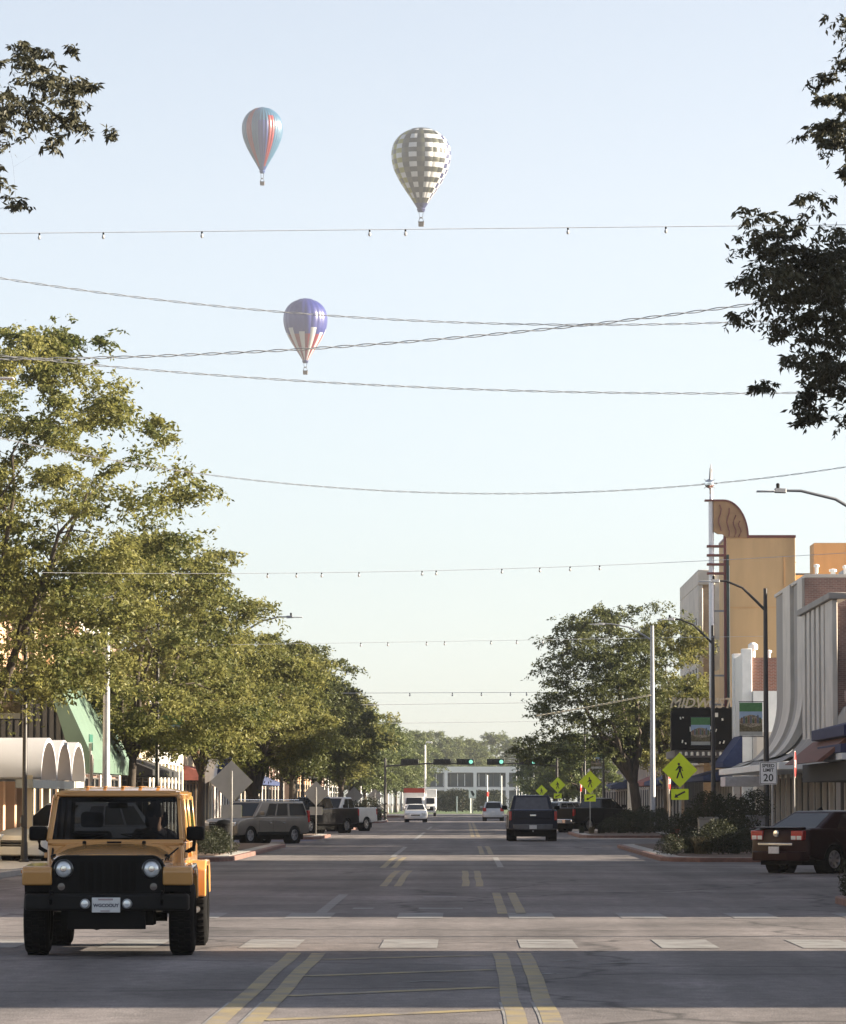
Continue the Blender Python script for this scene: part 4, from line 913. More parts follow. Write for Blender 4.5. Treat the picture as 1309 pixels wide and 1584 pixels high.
def car(name, label, cat, loc, rot, sp, paint_m, group=None, glass_m=None, trim=None):
    t = thing(name, label, cat, loc, R(rot), group); g = glass_m or MATS['dark_tinted_glass_solid']
    trim = trim or M_black
    L_, W, r = sp['L'], sp['W'], sp['r']; zb = sp['zb']; ax = sp['ax']
    hull(t, sp['top'], zb, ax, r, W, paint_m, bow=sp.get('bow', .14), bow_r=sp.get('bowr', .08), bed=sp.get('bed'), bevel=sp.get('bev', .05), tuck=sp.get('tuck', .05))
    # dark wheel housings and underbody
    u = MB(); u.box(-W/2+.28, -L_/2+.2, .2, W/2-.28, L_/2-.25, zb+.1)
    u.build('underbody', M_int, t)
    for y in ax:
        for s in (-1, 1):
            x0, x1 = sorted((s*(W/2-.36), s*(W/2-.012)))
            MB().lathe([(r*1.15, x0), (r*1.15, x1)], 'x', 24, (0, y, r*.95/1.08)).build('wheel_housing', M_int, t)
    cabin(t, *sp['cab'], paint_m, g, sp['splits'], sp.get('rearglass', True))
    wheels(t, W/2 - sp.get('ww', .22)/2 - .015, sorted(ax, reverse=True), r, sp.get('ww', .22), spokes=sp.get('spokes', 6), rim_m=sp.get('rim'))
    yF, yR = L_/2, -L_/2
    for s in (-1, 1):
        hx = s*W*.36; hz = sp['hz']; yo = sp.get('bow', .14)*.55
        hl = MB().box(hx-.17, yF-yo-.10, hz-.09, hx+.17, yF-yo+.015, hz+.09).build('headlight', M_lens, t, bevel=.03, seg=2)
        tz0, tz1, tw = sp['tail']; tx_ = W/2 - sp.get('tailx', .02); x0, x1 = sorted((s*tx_, s*(tx_-tw)))
        MB().box(x0, yR-.012+.03, tz0, x1, yR+.16, tz1).build('tail_light', M_red, t, bevel=.02)
        my = sp['mir']; mz = sp['cab'][2]+.1
        x0, x1 = sorted((s*(W/2-.03), s*(W/2+.21)))
        MB().box(x0, my-.05, mz, x1, my+.08, mz+.17).build('mirror', sp.get('mirm', paint_m), t, bevel=.03)
        for (d0, d1) in sp['doors']:
            x0, x1 = sorted((s*(W/2-.03), s*(W/2-.004 + .006)))
            dz1 = sp['cab'][2]-.03
            dm = MB(); dm.box(x0, d0, zb+.1, x1, d1, dz1-.1)
            do = dm.build('door', paint_m, t, bevel=.008, seg=1)
            x0, x1 = sorted((s*(W/2), s*(W/2+.035))); MB().box(x0, d0+.08, dz1-.24, x1, d0+.26, dz1-.2).build('door_handle', sp.get('hand', paint_m), do, bevel=.008, seg=1)
    if sp.get('cladding'): 
        for s in (-1, 1):
            x0, x1 = sorted((s*(W/2-.05), s*(W/2+.012))); MB().box(x0, ax[0]+r*1.2, zb-.02, x1, ax[1]-r*1.2, zb+.13).build('sill_trim', trim, t, bevel=.01)
    gz0, gz1, gw = sp['grille']
    gr = MB().box(-gw, yF-.06, gz0, gw, yF+.012, gz1).build('grille', M_black, t, bevel=.01)
    for i in range(sp.get('bars', 3)):
        z = gz0 + (gz1-gz0)*(i+.5)/sp.get('bars', 3); MB().box(-gw*.97, yF-.02, z-.012, gw*.97, yF+.022, z+.012).build('grille_bar', M_chrome, gr)
    bz0, bz1 = sp['bump']; bm_ = sp.get('bumpm', paint_m)
    MB().prism([(-W*.47, yF-.18), (-W*.34, yF-.02), (-W*.15, yF+.045), (W*.15, yF+.045), (W*.34, yF-.02), (W*.47, yF-.18), (W*.47, yF-.28), (-W*.47, yF-.28)], 'z', bz0, bz1).build('front_bumper', bm_, t, bevel=.03)
    rb = MB().prism([(-W*.47, yR+.2), (-W*.40, yR+.0), (-W*.2, yR-.06), (W*.2, yR-.06), (W*.40, yR+.0), (W*.47, yR+.2)], 'z', bz0+.02, bz1+.02).build('rear_bumper', sp.get('rbumpm', bm_), t, bevel=.03)
    pz = sp.get('plz', .75)
    pl_ = MB().box(-.155, yR-.022 - sp.get('plo', 0), pz-.08, .155, yR-.0 - sp.get('plo', 0), pz+.08).build('license_plate', M_plate, t)
    if sp.get('fplate', False): MB().box(-.155, yF+.05, .42, .155, yF+.065, .58).build('license_plate', M_plate, t)
    return t
m_ = glass('dark_tinted_glass_solid'); MATS.pop('dark_tinted_glass_solid')
mg = mat('dark_tinted_glass_solid', (.008,.009,.011), .05, var=.1, spec=.5)

# shapes
def pickup_spec(W=2.0, L_=5.8, H=1.9, lift=0):
    z = lift; yr = -L_/2; yf = L_/2; ax = (-L_/2+1.25, L_/2-.95); cr = -.55
    top = [(yr,.55+z),(yr-.0,1.30+z),(yr+.07,1.33+z),(yr+.10,1.325+z),(cr-.06,1.325+z),(cr-.03,1.33+z),(1.15,1.25+z),(1.45,1.22+z),(yf-.5,1.16+z),(yf-.08,1.08+z),(yf,.95+z),(yf,.5+z),(yf-.1,.42+z)]
    return dict(L=L_, W=W, r=.40, ww=.27, zb=.48+z, ax=ax, top=top, bed=(yr+.09, cr-.05, 1.31+z), cab=(cr, 1.28, 1.22+z, cr+.22, .55, H, W/2-.09, W/2-.27), splits=((.05,.45),(.48,.80)), hz=.98+z, tail=(.88+z,1.26+z,.12),
                mir=.98, doors=((cr+.05,.28),(.31,1.22)), grille=(.72+z,1.06+z,.55), bump=(.46+z,.70+z), bumpm=M_chrome, rbumpm=M_chrome, plz=.6+z, plo=.06, mirm=M_black, bow=.12, bowr=.03, bev=.04, tuck=.04)
suv = dict(L=5.6, W=2.01, r=.395, ww=.27, zb=.42, ax=(-1.62,1.68), top=[(-2.8,.5),(-2.8,1.05),(-2.74,1.22),(.95,1.22),(1.25,1.20),(2.1,1.14),(2.6,1.05),(2.78,.9),(2.8,.5),(2.7,.40)], cab=(-2.72,1.42,1.19,-2.5,.62,1.90,.96,.80),
           splits=((.03,.345),(.39,.60),(.63,.80)), hz=.90, tail=(.95,1.5,.12), mir=.92, doors=((-.95,.02),(.05,1.05)), grille=(.66,.98,.5), bump=(.40,.62), plz=.95, spokes=5, cladding=True, fplate=True, hand=M_chrome)
sedan = dict(L=4.85, W=1.84, r=.335, ww=.22, zb=.30, ax=(-1.38,1.42), top=[(-2.42,.42),(-2.42,.86),(-2.36,1.02),(-2.2,1.06),(-1.55,1.07),(.8,1.0),(1.05,.98),(1.9,.86),(2.3,.72),(2.42,.55),(2.4,.3),(2.3,.26)], cab=(-1.95,1.15,.98,-1.0,.2,1.45,.85,.62),
             splits=((.22,.50),(.53,.80)), hz=.66, tail=(.78,1.0,.36), mir=.72, doors=((-.95,-.02),(.02,.98)), grille=(.42,.62,.35), bump=(.28,.50), plz=.55, plo=.07, spokes=7, tailx=.13, bow=.28, bowr=.16, tuck=.08, bev=.08)
hatch = dict(L=4.5, W=1.83, r=.345, ww=.22, zb=.34, ax=(-1.3,1.35), top=[(-2.25,.45),(-2.25,.9),(-2.15,1.05),(.85,1.03),(1.1,1.02),(1.85,.93),(2.15,.8),(2.25,.6),(2.2,.32),(2.1,.28)], cab=(-2.1,1.2,1.0,-1.6,.35,1.64,.86,.66),
             splits=((.08,.30),(.33,.56),(.59,.80)), hz=.75, tail=(.82,1.12,.3), mir=.8, doors=((-.9,.02),(.06,1.0)), grille=(.45,.68,.4), bump=(.3,.52), plz=.8, plo=.0, bow=.22, bowr=.12, tuck=.08, bev=.07)

# tan sports utility car parked nose-in on the left
P_tan = carpaint('champagne_paint', (.20,.18,.155), .45, .33)
xs_, ds_ = gx(396,161.5), 161.5
suvt = car('parked_suv', 'long tan sports utility car parked nose out by the left kerb', 'car', (xs_, ds_, 0), 146, suv, P_tan); suvt.scale = (.88,.88,.88)
for s in (-1, 1): MB().tube([(s*.70,-2.3,1.965),(s*.70,.4,1.97)], .022, 6).build('roof_rail', M_chrome, suvt)
# black and white pickups beyond it
P_blk = carpaint('black_car_paint', (.006,.006,.007), 0, .3, .2); P_wht = carpaint('white_car_paint', (.66,.66,.65), 0, .35); P_nvy = carpaint('navy_car_paint', (.006,.008,.022), 0, .3, .2)
car('parked_pickup', 'black pickup truck parked at the left kerb behind the tan sports utility car', 'pickup truck', (gx(487,214), 214, 0), 150, pickup_spec(), P_blk)
car('parked_pickup', 'white pickup truck parked at the left kerb beyond the black pickup', 'pickup truck', (gx(521,229), 229, 0), 152, pickup_spec(W=2.05), P_wht)
# navy pickup driving away
nv = car('driving_pickup', 'dark navy pickup truck driving away in the right lane', 'pickup truck', (gx(822,174), 174, 0), 0.5, dict(pickup_spec(W=2.06, H=1.93), bumpm=mat('dull_bumper', (.12,.12,.13), .4, .7), rbumpm=mat('dull_bumper', (.12,.12,.13), .4, .7)), P_nvy)
MB().box(-.78, -2.93, .95, .78, -2.895, 1.27).build('tailgate', P_nvy, nv, bevel=.02); MB().box(-.13, -2.95, 1.05, .13, -2.93, 1.13).build('badge', M_chrome, nv, bevel=.02)
MB().box(-.03,-3.1,.40,.03,-2.9,.46).build('tow_hitch', M_steel, nv)
MB().box(-.80,-2.925,1.275,.80,-2.82,1.345).build('tailgate_sheen', mat('navy_sheen', (.03,.045,.11), .3, coat=.6), nv, bevel=.02)  # lighter navy strip painted in as a sheen along the tailgate top
for o in nv.children:
    if o.name.startswith('rear_window'): o.data.materials[0] = mat('rear_glass_sheen', (.055,.052,.062), .1, var=.2, spec=.8)  # pane lightened in base colour to stand in for its reflection

# black pickup parked on the right
br_ = car('parked_pickup', 'black pickup truck parked nose-in at the right kerb behind the second pedestrian sign', 'pickup truck', (gx(923,222), 222, 0), -44, dict(pickup_spec(W=2.0, H=1.84), rbumpm=M_chrome), P_blk)
car('parked_car', 'silver hatchback parked on the right between navy and black pickups', 'car', (gx(879,252), 252, 0), -40, hatch, carpaint('silver_car_paint', (.34,.35,.36), .6, .35))
# maroon saloon on the right
P_mar = carpaint('maroon_car_paint', (.016,.0015,.0035), 0, .35, .04)
sedt = car('parked_sedan', 'dark maroon saloon car parked nose-in at the right edge', 'car', (gx(1304,96.6), 96.6, 0), -45, sedan, P_mar)
for o in list(sedt.children):
    if o.name.startswith('tail_light'):
        s = 1 if o.data.vertices[0].co.x > 0 else -1
        for (xa, xb, za, zb2) in ((.44,.58,.79,.88), (.61,.75,.79,.88)):
            x0, x1 = sorted((s*xa, s*xb)); MB().box(x0, -2.412, za, x1, -2.40, zb2).build('reversing_lamp', M_lens, o, bevel=.015)
MB().box(-.52, -2.47, .655, .52, -2.44, .715).build('trim_strip', M_chrome, sedt, bevel=.01)
MB().lathe([(0,-.02),(.07,-.018),(.085,0),(.085,.02)], 'y', 18, (0,-2.425,.93)).build('badge', M_chrome, sedt)
MB().prism([(-2.40,1.045),(-2.44,1.075),(-2.2,1.085),(-2.15,1.05)], 'x', -.7, .7).build('spoiler', P_mar, sedt, bevel=.01)
MB().prism([(-.95,1.46),(-.8,1.55),(-.74,1.47)], 'x', -.02, .02).build('roof_aerial', M_black, sedt)
lettering('plate_text', 'WHCBUY', .1, M_ink, sedt, (0,-2.515,.55), FACE_CAM, extrude=.001) if False else None
# silver hatchback ahead, white cars oncoming
car('driving_car', 'silver hatchback driving away far ahead of the navy pickup', 'car', (gx(763,349), 349, 0), 0, hatch, carpaint('silver_white_paint', (.52,.53,.54), .3, .35))
car('oncoming_car', 'white saloon car coming towards the camera in the far left lane', 'car', (gx(643.5,327), 327, 0), 180, dict(sedan, W=1.8), P_wht)
car('parked_car', 'white car parked behind the orange off-road car, mostly hidden', 'car', (gx(112,106), 106.5, 0), 140, hatch, P_wht)
# box truck and red van far off
def boxtruck(label, px, d, cab_m, box_m, stripe=None):
    t = thing('box_truck', label, 'truck', (gx(px,d), d, 0), R(180))
    MB().box(-1.05,-3.0,.75,1.05,.9,3.0).build('cargo_box', box_m, t, bevel=.03)
    MB().prism([(1.0,.5),(1.0,2.1),(1.6,2.1),(2.1,1.35),(2.75,1.2),(2.8,.5)], 'x', -.98, .98).build('cab', cab_m, t, bevel=.05)
    quad_pane(t, 'windshield', ((.9,2.12,1.37),(-.9,2.12,1.37),(-.82,1.63,2.06),(.82,1.63,2.06)), .03,.97,.03,.97, mg, off=.02)
    MB().box(-.7,2.78,.65,.7,2.83,1.05).build('grille', M_black, t); MB().box(-1.0,2.75,.42,1.0,2.92,.62).build('front_bumper', M_chrome, t, bevel=.02)
    for s in (-1,1): MB().box(s*.85-.13,2.78,.75,s*.85+.13,2.83,.98).build('headlight', M_lens, t)
    if stripe: MB().box(-1.07,.3,2.55,1.07,.93,3.02).build('stripe', stripe, t)
    wheels(t, .85, (2.0,-1.9), .42, .28)
    return t
boxtruck('small white box truck far down the left lanes', 661, 455, P_wht, M_white)
boxtruck('red topped truck behind the white saloon far down the street', 641, 420, P_wht, M_white, mat('red_truck_paint', (.38,.05,.03), .5))
# ------------------------------------------------------------------ orange off-road car
P_or = carpaint('amber_orange_paint', (.52,.265,.080), .05, .24, .8)
JD = 46.28; jx = gx(157.7, 44.1)
jp = thing('off_road_car', 'orange boxy off-road car with black grille driving towards the camera', 'car', (jx + .02, JD, 0), R(180.8))
# local frame: forward +Y; front bumper face y=+2.18, front axle y=1.48, rear axle y=-1.47
FA, RA, TR = 1.48, -1.47, .405
for nm, y0, y1, z0, z1, hw in (('tub', -2.2, .78, .58, 1.18, .76),):
    poly = [(-2.2,.62),(-2.2,1.2),(.80,1.2),(.80,.55),(-.90,.55)] + [(RA + .52*math.cos(a), .45 + .52*math.sin(a)) for a in [math.pi*k/10*.82+.25 for k in range(11)]]
    MB().prism(poly, 'x', -hw, hw).build('tub', P_or, jp, bevel=.03)
# hood: tapered and slightly crowned
vs = []; fs = []; ny, nx = 8, 8
for i in range(ny+1):
    v = i/ny; y = .70 + (1.93-.70)*v; hw = .70 - .085*v; zc = 1.235 - .10*v - .03*v**6
    for j in range(nx+1):
        u = j/nx*2-1; vs.append((u*hw, y - .05*u*u*v, zc - .03*u*u - .05*abs(u)**6))
for i in range(ny):
    for j in range(nx): a = i*(nx+1)+j; fs.append((a, a+1, a+nx+2, a+nx+1))
hood = MB(); hood.add(vs, fs)
for s in (0, nx):      # side skirts of the hood
    o = len(hood.v); 
    for i in range(ny+1): p = vs[i*(nx+1)+s]; hood.v += [p, (p[0], p[1], p[2]-.16)]
    for i in range(ny): hood.f.append((o+2*i, o+2*i+1, o+2*i+3, o+2*i+2)); hood.mi.append(0)
o = len(hood.v)
for j in range(nx+1): p = vs[ny*(nx+1)+j]; hood.v += [p, (p[0], p[1]+.01, p[2]-.035)]
for j in range(nx): hood.f.append((o+2*j, o+2*j+1, o+2*j+3, o+2*j+2)); hood.mi.append(0)
hood = hood.build('hood', P_or, jp, smooth=True, ang=50)
MB().box(-.60,.8,.6,.60,1.86,1.05).build('engine_bay', M_int, jp)
for s in (-1,1):
    MB().box(s*.615-.03,1.50,1.02,s*.615+.03,1.62,1.10,rot=(0,s*.35,0)).build('hood_latch', M_black, hood, bevel=.012); MB().lathe([(.022,0),(.022,.03),(0,.04)],'z',10,(s*.33,1.0,1.205)).build('hood_stop', M_black, hood)
MB().box(-.08,.98,1.215,.08,1.02,1.235).build('washer_nozzle', M_black, hood)
for s in (-1,1):
    MB().tube([(s*.702,.72,1.165),(s*.66,1.3,1.11),(s*.618,1.84,1.055)], .009, 5).build('hood_seam', M_int, hood)
MB().tube([(-.70,.705,1.215),(-.35,.705,1.236),(0,.705,1.240),(.35,.705,1.236),(.70,.705,1.215)], .010, 5).build('cowl_seam', M_int, hood)
for k_ in range(9): MB().box(-.40+k_*.1-.03,.735,1.236,-.40+k_*.1+.03,.765,1.241).build('cowl_vent', M_black, jp)
# grille: black rounded face with seven slots and round lamps
gw = .615; zt_, zb_ = 1.095, .66
gp = [(-gw,zb_+.04),(-gw,.95)] + [(-gw+.14 - .14*math.cos(a), zt_-.14 + .14*math.sin(a)) for a in [math.pi/2*k/6 for k in range(7)]] + [(gw-.14 + .14*math.sin(a), zt_-.14 + .14*math.cos(a)) for a in [math.pi/2*k/6 for k in range(7)]] + [(gw,.95),(gw,zb_+.04),(gw-.04,zb_),(-gw+.04,zb_)]
gr = MB().prism(gp, 'y', 1.86, 1.975).build('grille', mat('jeep_grille_black', (.004,.004,.0045), .55, spec=.12), jp, bevel=.012)
for k in range(7):
    x = (k-3)*.092
    sp_ = [(x-.026,.72),(x-.026,1.0)] + [(x-.026*math.cos(a), 1.0+.026*math.sin(a)) for a in (.6,1.2,1.9,2.5)] + [(x+.026,1.0),(x+.026,.72)] + [(x+.026*math.cos(a), .72-.026*math.sin(a)) for a in (.6,1.2,1.9,2.5)]
    MB().prism(sp_, 'y', 1.972, 1.979).build('slot', M_int, gr)
    MB().tube([(x-.034,1.98,.71),(x-.034,1.98,1.01)], .006, 6).build('slot_rib', M_black, gr)
for s in (-1,1):
    h = MB().lathe([(0,.022),(.05,.02),(.085,.010),(.09,0)], 'y', 28, (s*.477,1.978,.947)).build('headlight', M_lens, jp, smooth=True, ang=60)
    MB().lathe([(.088,0),(.105,.0),(.108,.02),(.092,.028)], 'y', 28, (s*.477,1.972,.947)).build('bezel', M_blackp, h, smooth=True)
    MB().lathe([(0,.026),(.03,.025),(.034,.021)], 'y', 16, (s*.477,1.978,.95)).build('bulb_shield', M_chrome, h)
    MB().lathe([(0,.012),(.04,.01),(.043,0)], 'y', 18, (s*.50,1.976,.755)).build('turn_signal', mat('smoked_lens', (.10,.08,.075), .2, coat=.8), jp)
# fenders: flat topped flares
for s in (-1,1):
    for (yc, front) in ((FA, True), (RA, False)):
        if front: prof = [(2.02,.77),(2.03,.93),(1.98,.975),(1.05,1.0),(.82,.93),(.72,.62),(.80,.60),(.90,.86),(1.10,.935),(1.90,.905),(1.94,.77)]
        else: prof = [(-.93,.58),(-.95,.90),(-1.08,1.0),(-1.85,1.0),(-1.98,.9),(-2.06,.62),(-1.98,.60),(-1.90,.84),(-1.80,.93),(-1.13,.93),(-1.03,.86),(-1.01,.58)]
        x0, x1 = sorted((s*(.60 if front else .755), s*.925))
        f = MB().prism(prof, 'x', x0, x1).build('fender', P_or, jp, bevel=.02)
        if front: MB().prism([(1.96,.70),(1.98,.80),(1.9,.80),(1.9,.70)], 'x', *sorted((s*.62, s*.90))).build('fender_liner', M_black, f)
        MB().prism([(yc-.45,.6),(yc-.42,.86),(yc+.42,.86),(yc+.45,.6)], 'x', *sorted((s*.45, s*.62))).build('inner_liner', M_int, f)
    MB().box(s*.93-.012,1.86,.90,s*.93+.012,1.95,.935).build('side_marker', M_amber, jp)
# windscreen frame, hardtop, side pillars
wf0, wf1 = (.775, 1.235), (.42, 1.76)     # (y,z) bottom and top of the windscreen frame
wb_, wt_ = .755, .70
def wp(u, v, off=0):
    x = (wb_ + (wt_-wb_)*v)*u; y = wf0[0] + (wf1[0]-wf0[0])*v; z = wf0[1] + (wf1[1]-wf0[1])*v
    n = Vector((0, wf1[1]-wf0[1], wf0[0]-wf1[0])).normalized(); return Vector((x,y,z)) + n*off
fr = MB()
for (u0,u1,v0,v1) in ((-1,1,-.06,.03),(-1,1,.95,1.02),(-1,-.94,.03,.95),(.94,1,.03,.95)):
    q = [wp(u0,v0),wp(u1,v0),wp(u1,v1),wp(u0,v1)]; fr.hexa([p + Vector((0,-.05,-.02)) for p in q] + [p + Vector((0,.012,.008)) for p in q])
fr.build('windshield_frame', P_or, jp, bevel=.012)
M_ws = glass('windscreen_glass', (.26,.27,.28), .45)
q = [wp(.94,.03),wp(-.94,.03),wp(-.94,.95),wp(.94,.95)]; MB().hexa([p + Vector((0,-.02,-.01)) for p in q] + [p + Vector((0,-.012,-.005)) for p in q]).build('windshield', M_ws, jp)
for s in (-1,1):
    a = wp(s*.1+.02,.115,.03); b = wp(s*.55+.1,.135,.03); MB().tube([wp(s*.35,.02,.03), a, b], .009, 6).build('wiper', M_black, jp)
MB().box(-.72,.70,1.18,.72,.80,1.235).build('cowl', P_or, jp, bevel=.02)
# roof
vs = []; fs = []; ny = 8; nx = 8
for i in range(ny+1):
    v = i/ny; y = -2.16 + (.44+2.16)*v
    for j in range(nx+1):
        u = j/nx*2-1; vs.append((u*(.69 - .01*(1-v)), y, 1.835 - .035*max(0,(v-.85)/.15)**2 - .05*abs(u)**5 + .006*math.sin(v*30)))
for i in range(ny):
    for j in range(nx): a = i*(nx+1)+j; fs.append((a, a+1, a+nx+2, a+nx+1))
rf = MB(); rf.add(vs, fs)
rf.box(-.69,-2.16,1.70,-.65,.43,1.785); rf.box(.65,-2.16,1.70,.69,.43,1.785); rf.box(-.65,.39,1.74,.65,.43,1.80); rf.box(-.65,-2.16,1.70,.65,-2.12,1.80)
rf = rf.build('hardtop', P_or, jp, smooth=True, ang=40)
for k in range(5): MB().box(-.45+k*.2, -1.9, 1.842, -.41+k*.2, .2, 1.850).build('roof_rib', P_or, rf, bevel=.003, seg=1)
# doors with windows
for s in (-1,1):
    def side(name, m, y0, y1, z0, z1, dx=.0, par=jp, t0=.755, t1=.70, th=.03):
        def X(z): return s*(t0 + (t1-t0)*max(0, (z-1.2)/.58) + dx)
        q = [(X(z0),y0,z0),(X(z0),y1,z0),(X(z1),y1,z1),(X(z1),y0,z1)]; return MB().hexa([(p[0]-s*th,p[1],p[2]) for p in q] + q).build(name, m, par, bevel=.008, seg=1)
    for (y0, y1) in ((-.28,.70), (-1.10,-.32)):
        d = side('door', P_or, y0, y1, .60, 1.22, .012)
        wy1 = y1 - (.0)
        f1 = side('window_frame', P_or, y0, y0+.06, 1.225, 1.76, .006, d); side('window_frame', P_or, y0+.06, y1-.10 if y1 > 0 else y1-.05, 1.70, 1.76, .006, d)
        if y1 < 0: side('window_frame', P_or, y1-.05, y1, 1.225, 1.76, .006, d)
        else: MB().tube([(s*.755,.70,1.24),(s*.705,.40,1.74)], .03, 6).build('window_frame', P_or, d)
        g = side('window', M_glass, y0+.06, (y1-.30) if y1 > 0 else y1-.05, 1.225, 1.70, -.004, d, th=.008)
        if y1 > 0: MB().hexa([(s*.74,.40,1.235),(s*.748,.40,1.235),(s*.748,.68,1.235),(s*.74,.68,1.235),(s*.70,.38,1.70),(s*.705,.38,1.70),(s*.705,.41,1.70),(s*.70,.41,1.70)]).build('quarter_window', M_glass, d)
        MB().box(*[v for v in (min(s*.765,s*.80), y0+.10, 1.10, max(s*.765,s*.80), y0+.26, 1.15)]).build('handle', M_black, d, bevel=.01)
        for z in (.78, 1.08): MB().box(min(s*.76,s*.80), y1-.03, z-.03, max(s*.76,s*.80), y1+.06, z+.03).build('hinge', P_or, d, bevel=.008)
    side('quarter_panel', P_or, -2.16, -2.02, 1.2, 1.74); side('quarter_panel', P_or, -1.22, -1.10, 1.2, 1.74); side('rear_side_window', M_glass, -2.02, -1.22, 1.25, 1.70, -.004, th=.008); side('quarter_panel', P_or, -2.02, -1.22, 1.19, 1.25); 
    # mirrors on stalks
    m = MB().box(s*.78 if s > 0 else -.98, .52, 1.24, .98 if s > 0 else -.78, .66, 1.40).build('mirror', M_black, jp, bevel=.03)
    MB().tube([(s*.76,.60,1.10),(s*.86,.60,1.16),(s*.87,.60,1.25)], .025, 6).build('mirror_arm', M_black, m)
    MB().box(s*.70 if s > 0 else -.86, -.95, .40, .86 if s > 0 else -.70, .75, .47).build('side_step', M_bronze, jp, bevel=.03)
    MB().tube([(s*.60,2.12,.55),(s*.60,2.23,.62),(s*.60,2.21,.70),(s*.60,2.10,.70)], .018, 8).build('tow_hook', M_black, jp)
    MB().lathe([(0,.03),(.04,.027),(.046,0),(.055,-.02)], 'y', 20, (s*.227,2.19,.575)).build('fog_light', M_lens, jp, smooth=True)
# bumper
bp_ = [(-.90,1.98),(-.88,2.10),(-.62,2.17),(.62,2.17),(.88,2.10),(.90,1.98),(.62,1.95),(-.62,1.95)]
bpm = MB().prism(bp_, 'z', .50, .68).build('front_bumper', mat('bumper_black', (.008,.008,.0085), .7, spec=.2, var=.15, scale=6), jp, bevel=.03)
MB().box(-.42,2.0,.30,.42,2.10,.50).build('skid_plate', M_black, bpm); MB().box(-.50,1.5,.34,.50,2.0,.5).build('axle_shield', M_int, jp)
MB().tube([(-.62,FA,.42),(.62,FA,.42)], .05, 8).build('front_axle', M_int, jp); MB().tube([(-.62,RA,.42),(.62,RA,.42)], .05, 8).build('rear_axle', M_int, jp); MB().lathe([(0,-.14),(.11,-.1),(.13,0),(.11,.1),(0,.14)],'y',12,(.15,FA,.40)).build('differential', M_int, jp)
MB().box(-.4,-2.1,.36,.4,1.4,.56).build('chassis', M_int, jp)
pl_ = MB().box(-.153,2.172,.482,.153,2.182,.642).build('license_plate', M_plate, jp, bevel=.004)
tx = lettering('plate_text', 'WGCOOUY', .050, M_ink, pl_, (0,2.1835,.556), (R(90),0,R(180)), extrude=.001, bold=.002)
MB().box(-.075,2.182,.612,.085,2.1835,.632).build('plate_band', mat('plate_band', (.34,.27,.28), .6), pl_)
MB().box(-.04,2.182,.49,.06,2.1835,.505).build('plate_band', MATS['plate_band'], pl_)
wheels(jp, .79, (FA,RA), TR, .275, rimr=.235, spokes=5, rim_m=M_black, block=True)
# cab interior
MB().box(-.70,.42,.98,.70,.72,1.215).build('dashboard', M_int, jp, bevel=.04)
for s in (-1,1):
    st = MB().box(s*.37-.24,-.55,.62,s*.37+.24,-.02,.78).build('seat', M_int, jp, bevel=.04); MB().box(s*.37-.23,-.66,.74,s*.37+.23,-.50,1.34,rot=(R(12),0,0)).build('backrest', M_int, st, bevel=.05); MB().box(s*.37-.13,-.68,1.38,s*.37+.13,-.57,1.56).build('headrest', M_int, st, bevel=.04)
MB().box(-.6,-1.6,.62,.6,-1.2,1.25).build('rear_bench', M_int, jp, bevel=.04); MB().tube([(-.62,-.75,1.0),(-.60,-.78,1.70),(.60,-.78,1.70),(.62,-.75,1.0)], .035, 8).build('roll_bar', M_black, jp)
MB().box(-.11,.40,1.60,.11,.43,1.67).build('rear_view_mirror', M_black, jp, bevel=.01)
sw = MB(); sw.tube([(-.37+.18*math.cos(2*math.pi*k/20), .30+.07*math.sin(2*math.pi*k/20), 1.17+.17*math.sin(2*math.pi*k/20)) for k in range(21)], .015, 6); sw.tube([(-.54,.30,1.17),(-.20,.30,1.17)], .014, 6)
sw.build('steering_wheel', M_black, jp)
MB().box(-.50,.425,1.66,-.43,.43,1.70).build('toll_tag', M_plate, jp)
